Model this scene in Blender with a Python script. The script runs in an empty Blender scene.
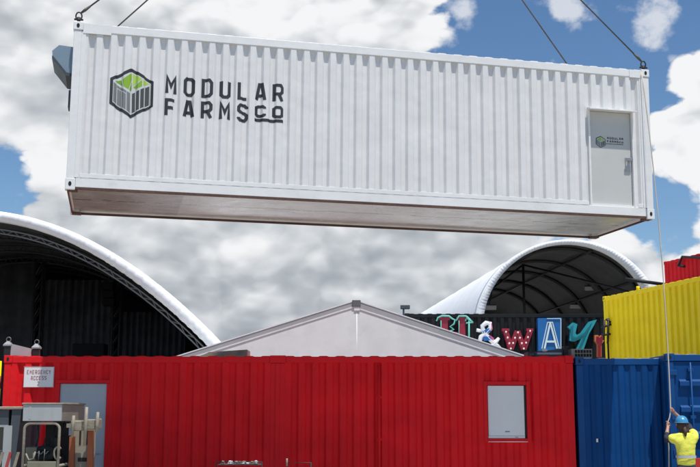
import bpy, bmesh, math, random
from mathutils import noise as mnoise
from mathutils import Vector, Matrix
from mathutils.geometry import tessellate_polygon
random.seed(7)
sc = bpy.context.scene
COL = sc.collection
R = math.radians
PI = math.pi

# ------------------------------------------------------------------ camera model (photo pixels 700 x 467)
F, PITCH, EYE = 1044.4, 0.169, 1.85
FWD = Vector((0, math.cos(PITCH), math.sin(PITCH)))
UP = Vector((0, -math.sin(PITCH), math.cos(PITCH)))
RT = Vector((1, 0, 0))
CAM = Vector((0, 0, EYE))
def ray(px, py): return FWD + RT * ((px - 350) / F) - UP * ((py - 233.5) / F)
def at(px, py, Y):
    d = ray(px, py); return CAM + d * (Y / d.y)

cam = bpy.data.cameras.new('camera'); cam.lens = F / 700 * 36; cam.sensor_width = 36; cam.clip_end = 3000
co = bpy.data.objects.new('camera', cam); COL.objects.link(co)
co.location = CAM; co.rotation_euler = (PI / 2 + PITCH, 0, 0)
sc.camera = co

# ------------------------------------------------------------------ materials
def nodes_of(m):
    m.use_nodes = True
    return m.node_tree.nodes, m.node_tree.links
def mat(name, col, rough=.5, metal=0., dirt=0., dirt_col=(.16, .13, .10), streak=0., bump=0., bscale=3., fine=0., var=.06, spec=.5, dent=0.):
    m = bpy.data.materials.new(name); N, L = nodes_of(m)
    b = N['Principled BSDF']
    b.inputs['Roughness'].default_value = rough; b.inputs['Metallic'].default_value = metal
    b.inputs['Specular IOR Level'].default_value = spec
    tc = N.new('ShaderNodeTexCoord')
    def noise(scale, detail=5, vec=(1, 1, 1), rgh=.55):
        mp = N.new('ShaderNodeMapping'); mp.inputs['Scale'].default_value = vec
        L.new(tc.outputs['Object'], mp.inputs['Vector'])
        n = N.new('ShaderNodeTexNoise'); n.inputs['Scale'].default_value = scale
        n.inputs['Detail'].default_value = detail; n.inputs['Roughness'].default_value = rgh
        L.new(mp.outputs['Vector'], n.inputs['Vector']); return n.outputs['Fac']
    def ramp(s, lo, hi, a=0., c=1.):
        r = N.new('ShaderNodeMapRange'); r.interpolation_type = 'SMOOTHSTEP'
        r.inputs['From Min'].default_value = lo; r.inputs['From Max'].default_value = hi
        r.inputs['To Min'].default_value = a; r.inputs['To Max'].default_value = c
        L.new(s, r.inputs['Value']); return r.outputs['Result']
    def mix(f, a, c, typ='MIX'):
        x = N.new('ShaderNodeMix'); x.data_type = 'RGBA'; x.blend_type = typ
        for s, v in ((x.inputs[0], f), (x.inputs[6], a), (x.inputs[7], c)):
            if hasattr(v, 'is_output'): L.new(v, s)
            elif isinstance(v, (int, float)): s.default_value = v
            else: s.default_value = (*v[:3], 1)
        return x.outputs[2]
    cur = mix(ramp(noise(1.3), .3, .7), tuple(c * (1 - var) for c in col), tuple(min(1, c * (1 + var)) for c in col))
    if dirt:
        cur = mix(ramp(noise(2.2, 8, rgh=.68), .50, .78, 0, dirt), cur, dirt_col)
    if streak:
        cur = mix(ramp(noise(1., 6, (7, 7, .35), .62), .52, .80, 0, streak), cur, dirt_col)
    L.new(cur, b.inputs['Base Color'])
    rr = N.new('ShaderNodeMapRange'); L.new(noise(4.), rr.inputs['Value'])
    rr.inputs['To Min'].default_value = max(.05, rough - .12); rr.inputs['To Max'].default_value = min(1, rough + .12)
    L.new(rr.outputs['Result'], b.inputs['Roughness'])
    prev = None
    for st, scl, dist in ((bump, bscale, .03), (fine, 60., .004), (dent, 1.1, .12)):
        if st:
            bn = N.new('ShaderNodeBump'); bn.inputs['Strength'].default_value = st; bn.inputs['Distance'].default_value = dist
            L.new(noise(scl, 3 if dist > .1 else 4), bn.inputs['Height'])
            if prev: L.new(prev, bn.inputs['Normal'])
            prev = bn.outputs['Normal']
    if prev: L.new(prev, b.inputs['Normal'])
    return m

M = {}
M['white'] = mat('white_paint', (.735, .73, .715), .42, dirt=.16, streak=.28, dirt_col=(.47, .455, .43), dent=.2, var=.02, spec=.35)
M['white_rail'] = mat('white_rail_paint', (.77, .77, .755), .45, dirt=.22, dirt_col=(.42, .38, .33), var=.03, bump=.15, bscale=6)
M['door_grey'] = mat('door_grey_paint', (.53, .535, .51), .5, dirt=.08, var=.02, dent=.08)
M['rust'] = mat('rusty_steel', (.10, .05, .035), .8, dirt=.6, dirt_col=(.045, .025, .018), bump=.4, bscale=14, var=.2)
M['black_hole'] = mat('dark_opening', (.012, .012, .012), .9)
M['red'] = mat('red_paint', (.76, .013, .018), .6, dirt=.12, streak=.30, dirt_col=(.34, .010, .014), dent=.5, var=.10, spec=.14)
M['red_rail'] = mat('red_rail_paint', (.74, .014, .019), .6, dirt=.25, dirt_col=(.18, .015, .015), bump=.25, bscale=8, spec=.14)
M['blue'] = mat('blue_paint', (.002, .055, .20), .55, spec=.16, dirt=.10, streak=.25, dirt_col=(.004, .03, .10), dent=.25, var=.07)
M['blue_rail'] = mat('blue_rail_paint', (.003, .062, .215), .5, spec=.25, dirt=.2, dirt_col=(.01, .03, .08))
M['roof_grey'] = mat('weathered_roof_paint', (.34, .36, .38), .6, dirt=.4, dirt_col=(.2, .19, .17))
M['yellow'] = mat('yellow_paint', (.93, .68, .006), .5, spec=.2, dirt=.12, streak=.22, dirt_col=(.50, .30, .01), dent=.2, var=.05)
M['black_c'] = mat('black_paint', (.010, .011, .013), .6, spec=.2, dirt=.2, dirt_col=(.03, .03, .03), var=.1)
M['fabric_white'] = mat('white_fabric', (.80, .81, .82), .75, bump=.35, bscale=5, var=.03, dirt=.08, dirt_col=(.5, .5, .5))
M['fabric_tent'] = mat('offwhite_tent_fabric', (.78, .80, .79), .8, bump=.25, bscale=1.6, var=.05, dirt=.25, dirt_col=(.45, .43, .39))
M['fabric_dark'] = mat('charcoal_lining', (.048, .050, .053), .8, var=.15, bump=.3, bscale=2)
M['drape'] = mat('black_drape', (.045, .050, .058), .9, var=.35, bump=.2, bscale=3, streak=.4, dirt_col=(.020, .022, .024))
M['black'] = mat('matt_black', (.010, .010, .011), .6)
M['steel'] = mat('galvanised_steel', (.32, .33, .34), .45, .5, dirt=.25, var=.1)
M['alu'] = mat('grey_aluminium', (.42, .43, .44), .5, .2, dirt=.2, dirt_col=(.25, .25, .25))
M['dull_steel'] = mat('dull_steel_tube', (.16, .165, .17), .5, .3)
M['soft_black'] = mat('soft_black_paint', (.022, .023, .025), .7, spec=.2)
M['deep_black'] = mat('deep_black_cloth', (.006, .006, .007), .9, spec=.1)
M['wire'] = mat('wire_rope', (.09, .075, .062), .6, .3, var=.3, fine=.6)
M['rope'] = mat('pale_rope', (.55, .50, .40), .85, fine=.6, var=.15)
M['ink'] = mat('charcoal_ink', (.028, .030, .034), .5, var=.08)
M['ink_mid'] = mat('mid_grey_ink', (.20, .21, .21), .5)
M['ink_dark'] = mat('dark_grey_ink', (.065, .07, .072), .5)
M['ink_pale'] = mat('pale_grey_ink', (.60, .62, .60), .5)
M['green'] = mat('leaf_green_ink', (.24, .42, .03), .5)
M['green_lt'] = mat('light_green_ink', (.40, .58, .10), .5)
M['green_dk'] = mat('deep_green_ink', (.15, .33, .02), .5)
M['door_pale'] = mat('pale_blue_grey_door', (.40, .44, .47), .5, dirt=.15, dirt_col=(.25, .27, .28), streak=.1, dent=.15)
M['shutter'] = mat('white_shutter', (.74, .745, .73), .5, dirt=.12, dirt_col=(.4, .4, .4), var=.03)
M['sign_white'] = mat('sign_white', (.78, .77, .76), .5, var=.02)
M['sign_red'] = mat('sign_red', (.42, .06, .06), .5)
M['blue_grey'] = mat('blue_grey_sheet', (.23, .30, .36), .4, .2, dirt=.25)
M['cream'] = mat('worn_cream_paint', (.29, .255, .195), .65, dirt=.8, dirt_col=(.16, .12, .085), bump=.3, bscale=15, var=.1)
M['grey_hood'] = mat('grey_hood_paint', (.36, .38, .38), .55, dirt=.35, dirt_col=(.28, .26, .22), streak=.3, bump=.2)
M['brown_grey'] = mat('dusty_brown_sheet', (.27, .24, .19), .7, dirt=.5, dirt_col=(.14, .12, .09), bump=.3)
M['olive'] = mat('olive_drab_sheet', (.20, .19, .13), .7, dirt=.5, dirt_col=(.09, .08, .06))
M['orange'] = mat('rusty_orange_paint', (.32, .085, .03), .6, dirt=.9, dirt_col=(.15, .07, .045), bump=.3, bscale=12)
M['rubber'] = mat('rubber', (.018, .018, .018), .8, var=.2)
M['charcoal'] = mat('charcoal_sheet', (.055, .065, .075), .5, dirt=.4, dirt_col=(.12, .13, .13), bump=.2)
M['hazard_red'] = mat('faded_red_paint', (.40, .05, .04), .6)
M['skin'] = mat('skin', (.46, .25, .17), .55, var=.08)
M['hair'] = mat('brown_hair', (.055, .028, .018), .7, fine=.8, var=.3)
M['hivis'] = mat('hi_vis_yellow_cloth', (.80, .78, .10), .85, bump=.5, bscale=9, var=.05, dirt=.15, dirt_col=(.45, .42, .08))
M['navy'] = mat('navy_cloth', (.018, .024, .05), .85, bump=.4, bscale=9, var=.15)
M['reflect'] = mat('silver_tape', (.55, .56, .56), .35, .2)
M['helmet'] = mat('blue_helmet_plastic', (.05, .25, .45), .35)
M['boot'] = mat('brown_boot_leather', (.12, .07, .04), .6)
M['crimson'] = mat('crimson_letter_paint', (.26, .012, .035), .45, var=.08)
M['teal'] = mat('teal_letter_paint', (.02, .30, .36), .45, var=.1)
M['teal_dk'] = mat('deep_teal_paint', (.008, .16, .21), .45)
M['mint'] = mat('mint_edge_paint', (.14, .48, .40), .5)
M['royal'] = mat('royal_blue_panel', (.010, .12, .36), .4)
M['ice'] = mat('ice_blue_paint', (.62, .74, .76), .4)
M['pink'] = mat('pink_paint', (.55, .07, .20), .45)
M['letter_white'] = mat('letter_white', (.74, .74, .76), .45)
M['bulb'] = mat('pale_bulb_glass', (.88, .72, .66), .2)
M['dull_orange'] = mat('orange_edge_paint', (.62, .20, .08), .5)
M['glass'] = mat('dark_glass', (.02, .024, .028), .08, spec=.8)
M['purple'] = mat('red_plastic', (.50, .025, .02), .45)

# underside: beige paint with long scuffs, sheet joints and rust lines
def underside():
    m = mat('scuffed_underside_paint', (.53, .575, .55), .24, dirt=.40, dirt_col=(.28, .25, .21), dent=.12, spec=.9)
    N, L = m.node_tree.nodes, m.node_tree.links
    b = N['Principled BSDF']; src = b.inputs['Base Color'].links[0].from_socket
    tc = N.new('ShaderNodeTexCoord'); sp = N.new('ShaderNodeSeparateXYZ'); L.new(tc.outputs['Object'], sp.inputs[0])
    def mix(f, a, c):
        x = N.new('ShaderNodeMix'); x.data_type = 'RGBA'; L.new(f, x.inputs[0]); L.new(a, x.inputs[6]); x.inputs[7].default_value = (*c, 1); return x.outputs[2]
    def mr(s, lo, hi, a, c):
        r = N.new('ShaderNodeMapRange'); r.interpolation_type = 'SMOOTHSTEP'
        for k, v in (('From Min', lo), ('From Max', hi), ('To Min', a), ('To Max', c)): r.inputs[k].default_value = v
        L.new(s, r.inputs['Value']); return r.outputs['Result']
    def math_(op, a, v):
        k = N.new('ShaderNodeMath'); k.operation = op; L.new(a, k.inputs[0])
        if hasattr(v, 'is_output'): L.new(v, k.inputs[1])
        else: k.inputs[1].default_value = v
        return k.outputs[0]
    def noise(vec, scale, det=5):
        mp = N.new('ShaderNodeMapping'); mp.inputs['Scale'].default_value = vec; L.new(tc.outputs['Object'], mp.inputs[0])
        n = N.new('ShaderNodeTexNoise'); n.inputs['Scale'].default_value = scale; n.inputs['Detail'].default_value = det; L.new(mp.outputs[0], n.inputs['Vector']); return n.outputs['Fac']
    # browner tone over the left end, stopping at a sharp line
    src = mix(mr(sp.outputs['X'], 1.95, 1.97, .55, 0), src, (.24, .19, .165))
    # rust line along the length, broken up, following a weld seam
    dy = math_('ABSOLUTE', math_('SUBTRACT', sp.outputs['Y'], 1.22), 0.)
    wob = math_('MULTIPLY', math_('SUBTRACT', noise((1.2, 0, 0), 2.), .5), .25)
    dy = math_('ABSOLUTE', math_('ADD', math_('SUBTRACT', sp.outputs['Y'], 1.22), wob), 0.)
    line = math_('MULTIPLY', mr(dy, .008, .035, 1, 0), mr(noise((2, .5, 1), 1.6, 9), .42, .50, 0, 1))
    src = mix(line, src, (.035, .022, .016))
    sc2 = math_('MULTIPLY', mr(noise((.6, 14, 1), 1.5, 9), .57, .68, 0, .75), mr(noise((1.5, 1.5, 1), 1.), .45, .62, 0, 1))
    src = mix(sc2, src, (.16, .115, .09))
    src = mix(mr(noise((.45, 1.5, 1), 1.3, 6), .52, .66, 0, .45), src, (.62, .60, .56))
    L.new(src, b.inputs['Base Color'])
    return m
M['under'] = underside()

def ground_mat():
    m = mat('pale_compacted_gravel', (.35, .325, .285), .9, dirt=.3, dirt_col=(.22, .20, .18), bump=.4, bscale=20)
    return m
M['ground'] = ground_mat()

# ------------------------------------------------------------------ mesh helpers
class MB:
    def __init__(s): s.v = []; s.f = []; s.m = []; s.sm = []; s.mats = []; s.cur = 0; s.smooth = False
    def use(s, m):
        if m not in s.mats: s.mats.append(m)
        s.cur = s.mats.index(m); return s
    def add(s, vs, fs):
        o = len(s.v); s.v += [tuple(v) for v in vs]
        for f in fs: s.f.append(tuple(o + i for i in f)); s.m.append(s.cur); s.sm.append(s.smooth)
    def frombm(s, bm, mtx=None):
        bm.verts.index_update()
        s.add([(mtx @ v.co if mtx else v.co) for v in bm.verts], [[v.index for v in f.verts] for f in bm.faces]); bm.free()
    def box(s, a, b, bev=0.0, mtx=None):
        x0, y0, z0 = a; x1, y1, z1 = b
        bm = bmesh.new()
        vs = [bm.verts.new(p) for p in ((x0,y0,z0),(x1,y0,z0),(x1,y1,z0),(x0,y1,z0),(x0,y0,z1),(x1,y0,z1),(x1,y1,z1),(x0,y1,z1))]
        for f in ((0,3,2,1),(4,5,6,7),(0,1,5,4),(1,2,6,5),(2,3,7,6),(3,0,4,7)): bm.faces.new([vs[i] for i in f])
        if bev: bmesh.ops.bevel(bm, geom=bm.edges[:], offset=bev, segments=2, affect='EDGES', profile=.5)
        s.frombm(bm, mtx); return s
    def tube(s, pts, r, n=8, caps=True, closed=False):
        pts = [Vector(p) for p in pts]; rs = r if isinstance(r, (list, tuple)) else [r] * len(pts)
        vs = []; prev = None; m = len(pts)
        for i, p in enumerate(pts):
            if closed: d = (pts[(i + 1) % m] - pts[i - 1]).normalized()
            else: d = (pts[min(i + 1, m - 1)] - pts[max(i - 1, 0)]).normalized()
            if prev is None:
                a = d.orthogonal().normalized()
            else:
                a = prev - d * prev.dot(d)
                a = a.normalized() if a.length > 1e-6 else d.orthogonal().normalized()
            prev = a; b = d.cross(a)
            for k in range(n):
                t = 2 * PI * k / n; vs.append(p + (a * math.cos(t) + b * math.sin(t)) * rs[i])
        fs = []
        for i in range(m if closed else m - 1):
            j = (i + 1) % m
            for k in range(n): fs.append((i*n+k, i*n+(k+1)%n, j*n+(k+1)%n, j*n+k))
        if caps and not closed: fs += [tuple(range(n))[::-1], tuple((m-1)*n+k for k in range(n))]
        s.smooth = True; s.add(vs, fs); s.smooth = False; return s
    def prism(s, poly, off):                     # 3-D polygon pushed along off
        n = len(poly); poly = [Vector(p) for p in poly]; off = Vector(off)
        tris = tessellate_polygon([poly])
        vs = poly + [p + off for p in poly]
        fs = [t for t in tris] + [tuple(n + i for i in reversed(t)) for t in tris]
        fs += [(i, (i+1) % n, n + (i+1) % n, n + i) for i in range(n)]
        s.add(vs, fs); return s
    def ball(s, c, r, n=12, sq=(1, 1, 1)):
        bm = bmesh.new(); bmesh.ops.create_uvsphere(bm, u_segments=n, v_segments=max(6, n // 2 + 2), radius=1)
        s.smooth = True; s.frombm(bm, Matrix.Translation(c) @ Matrix.Diagonal((r*sq[0], r*sq[1], r*sq[2], 1))); s.smooth = False; return s
    def cyl(s, a, b, r, n=14): return s.tube([a, b], r, n)
    def build(s, name, parent=None, loc=None, recalc=True):
        me = bpy.data.meshes.new(name); me.from_pydata(s.v, [], s.f)
        for m in s.mats: me.materials.append(m)
        me.polygons.foreach_set('material_index', s.m); me.polygons.foreach_set('use_smooth', s.sm)
        if recalc:
            bm = bmesh.new(); bm.from_mesh(me); bmesh.ops.recalc_face_normals(bm, faces=bm.faces); bm.to_mesh(me); bm.free()
        me.update()
        o = bpy.data.objects.new(name, me); COL.objects.link(o)
        if parent is not None: o.parent = parent
        if loc is not None:
            me.transform(Matrix.Translation(-Vector(loc))); o.location = loc
        return o
def mb(m): return MB().use(M[m])
def tag(o, label, cat, group=None):
    o['label'] = label; o['category'] = cat
    if group: o['group'] = group
    return o
def thing(name, label, cat, loc=(0, 0, 0), group=None, mtx=None):
    o = bpy.data.objects.new(name, None); o.empty_display_size = .2; COL.objects.link(o)
    if mtx is not None: o.matrix_world = mtx
    else: o.location = loc
    return tag(o, label, cat, group)
def structure(o): o['kind'] = 'structure'; return o

# ------------------------------------------------------------------ corrugation
class Corr:
    """trapezoid corrugation: y(x) between outer (0) and inner (depth)"""
    def __init__(s, x0, x1, pitch, depth, lead=.06, flat=.40, inner=.28):
        s.flat, s.inner = flat, inner
        n = max(1, round((x1 - x0 - 2 * lead) / pitch)); s.p = (x1 - x0 - 2 * lead) / n
        p = s.p; a, ai = s.flat * p, s.inner * p; sl = (p - a - ai) / 2; rd = min(.0035, sl * .15)
        pts = [(x0, 0)]
        for i in range(n):
            b = x0 + lead + i * p + a / 2
            for (cx, cy, before, after) in ((b, 0, 'f', 's+'), (b + sl, depth, 's+', 'f'), (b + sl + ai, depth, 'f', 's-'), (b + 2*sl + ai, 0, 's-', 'f')):
                k = depth / sl * rd
                pts.append((cx - rd, cy - (k if before == 's+' else -k if before == 's-' else 0)))
                pts.append((cx + rd, cy + (k if after == 's+' else -k if after == 's-' else 0)))
        pts.append((x1, 0)); s.pts = pts
    def y(s, x):
        P = s.pts
        if x <= P[0][0]: return P[0][1]
        for (a, ya), (b, yb) in zip(P, P[1:]):
            if x <= b: return ya + (yb - ya) * (x - a) / max(b - a, 1e-9)
        return P[-1][1]
    def wall(s, m, z0, z1, fn, openings=()):
        xs = sorted(set([p[0] for p in s.pts] + [v for o in openings for v in (o[0], o[1])]))
        zs = sorted(set([z0, z1] + [v for o in openings for v in (o[2], o[3]) if z0 < v < z1]))
        vs = [fn(x, s.y(x), z) for z in zs for x in xs]; nx = len(xs); fs = []
        for j in range(len(zs) - 1):
            for i in range(nx - 1):
                cx, cz = (xs[i] + xs[i+1]) / 2, (zs[j] + zs[j+1]) / 2
                if any(o[0] < cx < o[1] and o[2] < cz < o[3] for o in openings): continue
                fs.append((j*nx+i, j*nx+i+1, (j+1)*nx+i+1, (j+1)*nx+i))
        m.add(vs, fs)

def clip(poly, x, keep):
    out = []
    for (a, b) in zip(poly, poly[1:] + poly[:1]):
        ia = (a[0] - x) * keep >= 0; ib = (b[0] - x) * keep >= 0
        if ia: out.append(a)
        if ia != ib:
            t = (x - a[0]) / (b[0] - a[0]); out.append((x, a[1] + (b[1] - a[1]) * t))
    return out
def wrap(m, poly, corr, y0, lift):               # paint a 2-D polygon (x, z) on to a corrugated wall
    P = [Vector((p[0], p[1], 0)) for p in poly]
    for t in tessellate_polygon([P]):
        tri = [(P[i].x, P[i].y) for i in t]
        lo, hi = min(p[0] for p in tri), max(p[0] for p in tri)
        cuts = [lo] + [c[0] for c in corr.pts if lo < c[0] < hi] + [hi]
        for a, b in zip(cuts, cuts[1:]):
            q = clip(clip(tri, a, 1), b, -1)
            if len(q) >= 3:
                m.add([(x, y0 + corr.y(x) - lift, z) for x, z in q], [tuple(range(len(q)))])
class Flat:
    pts = []
    def y(s, x): return 0.

GLY = {
 'M': [[(0,0),(0,1),(.31,.42),(.62,1),(.62,0)]], 'D': [[(0,0),(.45,0),(.62,.17),(.62,.83),(.45,1),(0,1),'c']],
 'O': [[(.15,0),(.47,0),(.62,.15),(.62,.85),(.47,1),(.15,1),(0,.85),(0,.15),'c']],
 'U': [[(0,1),(0,.15),(.15,0),(.47,0),(.62,.15),(.62,1)]], 'L': [[(0,1),(0,0),(.60,0)]],
 'A': [[(0,0),(.22,1),(.40,1),(.62,0)],[(.10,.28),(.52,.28)]],
 'R': [[(0,0),(0,1),(.47,1),(.62,.86),(.62,.58),(.47,.44),(0,.44)],[(.34,.44),(.62,0)]],
 'F': [[(0,0),(0,1),(.60,1)],[(0,.5),(.52,.5)]],
 'S': [[(.62,.80),(.62,.86),(.48,1),(.14,1),(0,.86),(0,.64),(.14,.53),(.48,.47),(.62,.36),(.62,.14),(.48,0),(.14,0),(0,.14),(0,.2)]],
 'C': [[(.62,.76),(.62,.85),(.47,1),(.15,1),(0,.85),(0,.15),(.15,0),(.47,0),(.62,.15),(.62,.24)]],
 'E': [[(.60,1),(0,1),(0,0),(.60,0)],[(0,.5),(.5,.5)]],
 'G': [[(.62,.78),(.62,.85),(.47,1),(.15,1),(0,.85),(0,.15),(.15,0),(.47,0),(.62,.15),(.62,.48),(.35,.48)]],
 'N': [[(0,0),(0,1),(.62,0),(.62,1)]], 'Y': [[(0,1),(.31,.5),(.62,1)],[(.31,.5),(.31,0)]],
 '2': [[(0,.78),(0,.86),(.14,1),(.48,1),(.62,.86),(.62,.62),(0,0),(.62,0)]],
 'W': [[(0,1),(.14,0),(.31,.6),(.48,0),(.62,1)]],
}
def stroke(pts, t):                              # mitred quads of one polyline
    closed = pts[-1] == 'c'
    P = [Vector(p) for p in (pts[:-1] if closed else pts)]; n = len(P); L_, R_ = [], []
    for i in range(n):
        a = P[i-1] if (i > 0 or closed) else None; b = P[(i+1) % n] if (i < n-1 or closed) else None
        d1 = (P[i]-a).normalized() if a is not None else None; d2 = (b-P[i]).normalized() if b is not None else None
        d1 = d1 or d2; d2 = d2 or d1
        n1, n2 = Vector((-d1.y, d1.x)), Vector((-d2.y, d2.x)); mm = n1 + n2
        if mm.length < .3: mm = n1
        mm.normalize(); k = min(2.2, 1 / max(.3, mm.dot(n1)))
        L_.append(P[i] + mm * t / 2 * k); R_.append(P[i] - mm * t / 2 * k)
    return [[tuple(L_[i]), tuple(L_[(i+1) % n]), tuple(R_[(i+1) % n]), tuple(R_[i])] for i in range(n if closed else n-1)]
def letter(m, ch, x, z, w, h, t, corr, y0, lift):
    for k, st in enumerate(GLY[ch]):
        pts = [p if p == 'c' else (x + t/2 + p[0] / .62 * (w - t), z + t/2 + p[1] * (h - t)) for p in st]
        for q in stroke(pts, t): wrap(m, q, corr, y0, lift + .0012 * k)

# ------------------------------------------------------------------ shipping container
def ends_and_posts(root, L, W, H, rail, cast, plain=()):
    pw = .13
    for x in (0, L - pw):
        for y in (0, W - pw):
            p = mb(rail).box((x, y, .20), (x + pw, y + pw, H - .14), .008).build('corner_post', root)
            for z0, z1 in ((0, .14 if H < 2.85 else .17), (H - .135, H + .012)):
                z1 = .197 if z0 == 0 else z1
                c = mb(cast)
                e = .012
                c.box((x - e if x == 0 else x - .02, y - e if y == 0 else y - .02, z0), (x + pw + (.02 if x == 0 else e), y + pw + (.02 if y == 0 else e), z1), .01)
                if x in plain or (x > 0 and 'end' in plain): c.build('corner_casting', p); continue
                c.use(M['black_hole'])
                zc = (z0 + z1) / 2; cx = x + pw / 2
                for yy, s in ((y - e if y == 0 else None, -1), (y + pw + e if y != 0 else None, 1)):
                    if yy is None: continue
                    c.add([(cx + .026 * math.cos(a), yy + s * .003, zc + .04 * math.sin(a)) for a in [2*PI*k/14 for k in range(14)]], [tuple(range(14))])
                xx, s = (x - e, -1) if x == 0 else (x + pw + e, 1)
                cy = y + pw / 2
                c.add([(xx + s * .003, cy + .026 * math.cos(a), zc + .04 * math.sin(a)) for a in [2*PI*k/14 for k in range(14)]], [tuple(range(14))])
                c.build('corner_casting', p)

def container(name, label, mtx, L, W, H, paint, rail, cast=None, roof=None, under='rust', pitch=.24, depth=.036, group=None,
              openings=(), rail_h=(.13, .15), back=True, door_end=None, plain=(), cat='shipping container'):
    """local axes: x along the side facing the camera, y into its depth, z up"""
    root = thing(name, label, cat, group=group, mtx=mtx)
    cast = cast or rail; roof = roof or paint; tr, br = rail_h
    ends_and_posts(root, L, W, H, rail, cast, plain)
    pw = .13
    c = Corr(pw, L - pw, pitch, depth); y0 = .012
    if door_end != 'front':
        m = mb(paint); c.wall(m, br + .05, H - tr + .001, lambda x, y, z: (x, y0 + y, z), openings); root_w = m.build('side_wall', root)
        root_w['front'] = 1
    if back:
        m = mb(paint); c.wall(m, br + .05, H - tr + .001, lambda x, y, z: (x, W - y0 - y, z)); m.build('side_wall', root)
    e = Corr(pw, W - pw, pitch, min(depth, .05))
    for xx, s in ((0, 1), (L, -1)):
        m = mb(paint); e.wall(m, br + .05, H - tr + .001, lambda u, y, z, xx=xx, s=s: (xx + s * (y0 + y), u, z)); m.build('end_wall', root)
    # rails
    for y, yy in ((0.0, .07), (W - .07, W)):
        mb(rail).box((pw + .022, y + .004, H - tr), (L - pw - .022, yy - .004, H - .012), .006).build('top_rail', root)
        m = mb(rail).box((pw + .022, y + .006, .05), (L - pw - .022, yy - .006, br + .05), .006)
        m.build('bottom_rail', root)
    for x, xx in ((0, .07), (L - .07, L)):
        mb(rail).box((x + .004, pw + .022, H - tr), (xx - .004, W - pw - .022, H - .012), .006).build('top_rail', root)
        mb(rail).box((x + .006, pw + .022, .05), (xx - .006, W - pw - .022, br + .05), .006).build('bottom_rail', root)
    rc = Corr(.16, L - .16, pitch * 1.25, .02); m = mb(roof)
    xs = [p[0] for p in rc.pts]; vs = [(x, y, H + .004 - rc.y(x)) for y in (.02, W - .02) for x in xs]; n = len(xs)
    m.smooth = True; m.add(vs, [(i, i+1, n+i+1, n+i) for i in range(n-1)]); m.smooth = False
    # front lips of the roof sheet
    for yy in (.02, W - .02):
        m.add([(x, yy, H + .004 - rc.y(x)) for x in xs] + [(x, yy, H - .02) for x in xs], [(i, i+1, n+i+1, n+i) for i in range(n-1)])
    m.build('roof', root)
    mb(under).box((.04, .045, .075), (L - .04, W - .045, .105)).build('floor', root)
    return root, c, y0

# ------------------------------------------------------------------ world: Nishita sky with procedural clouds laid out by direction
SUN = Vector((.155, -.275, 1.0)).normalized()
EL = math.asin(SUN.z); AZ = math.atan2(SUN.x, SUN.y)
w = bpy.data.worlds.new('World'); sc.world = w; w.use_nodes = True
N, L = w.node_tree.nodes, w.node_tree.links
bg = N['Background']; bg.inputs['Strength'].default_value = .1
sky = N.new('ShaderNodeTexSky'); sky.sky_type = 'NISHITA'; sky.sun_disc = False
sky.sun_elevation = EL; sky.sun_rotation = AZ; sky.air_density = 1.0; sky.dust_density = .05; sky.ozone_density = 3.5
def wm(op, a, b=None, n=None, l=None):
    n = n or N; l = l or L
    k = n.new('ShaderNodeMath'); k.operation = op
    for s_, v_ in zip(k.inputs, (a, b)):
        if v_ is None: continue
        if hasattr(v_, 'is_output'): l.new(v_, s_)
        else: s_.default_value = v_
    return k.outputs[0]
def wmr(s_, lo, hi, a=0., b=1.):
    r = N.new('ShaderNodeMapRange'); r.interpolation_type = 'SMOOTHSTEP'
    for k, v_ in (('From Min', lo), ('From Max', hi), ('To Min', a), ('To Max', b)): r.inputs[k].default_value = v_
    L.new(s_, r.inputs['Value']); return r.outputs['Result']
def density_group(det, lumps):
    g = bpy.data.node_groups.new('cloud_density', 'ShaderNodeTree')
    g.interface.new_socket('Vector', in_out='INPUT', socket_type='NodeSocketVector')
    g.interface.new_socket('Density', in_out='OUTPUT', socket_type='NodeSocketFloat')
    n, l = g.nodes, g.links
    i = n.new('NodeGroupInput'); o = n.new('NodeGroupOutput')
    mp = n.new('ShaderNodeMapping'); mp.inputs['Scale'].default_value = (1, 1, 1.6); mp.inputs['Location'].default_value = (.13, .4, .07)
    l.new(i.outputs[0], mp.inputs[0])
    nz = n.new('ShaderNodeTexNoise'); nz.inputs['Scale'].default_value = 8.5; nz.inputs['Detail'].default_value = det; nz.inputs['Roughness'].default_value = .53
    l.new(mp.outputs[0], nz.inputs['Vector'])
    d = wm('MULTIPLY', wm('SUBTRACT', nz.outputs['Fac'], .5, n, l), 1.9, n, l)
    vm = n.new('ShaderNodeVectorMath'); vm.operation = 'MULTIPLY_ADD'; l.new(nz.outputs['Color'], vm.inputs[0]); vm.inputs[1].default_value = (.13, .13, .13); l.new(mp.outputs[0], vm.inputs[2])
    for sc_, amp in lumps:
        vo = n.new('ShaderNodeTexVoronoi'); vo.feature = 'F1'; vo.inputs['Scale'].default_value = sc_; vo.inputs['Detail'].default_value = 0
        l.new(vm.outputs[0], vo.inputs['Vector'])
        q = wm('MULTIPLY', vo.outputs['Distance'], vo.outputs['Distance'], n, l)
        d = wm('ADD', d, wm('MULTIPLY', wm('SUBTRACT', .22, q, n, l), amp, n, l), n, l)
    l.new(d, o.inputs[0]); return g
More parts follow.
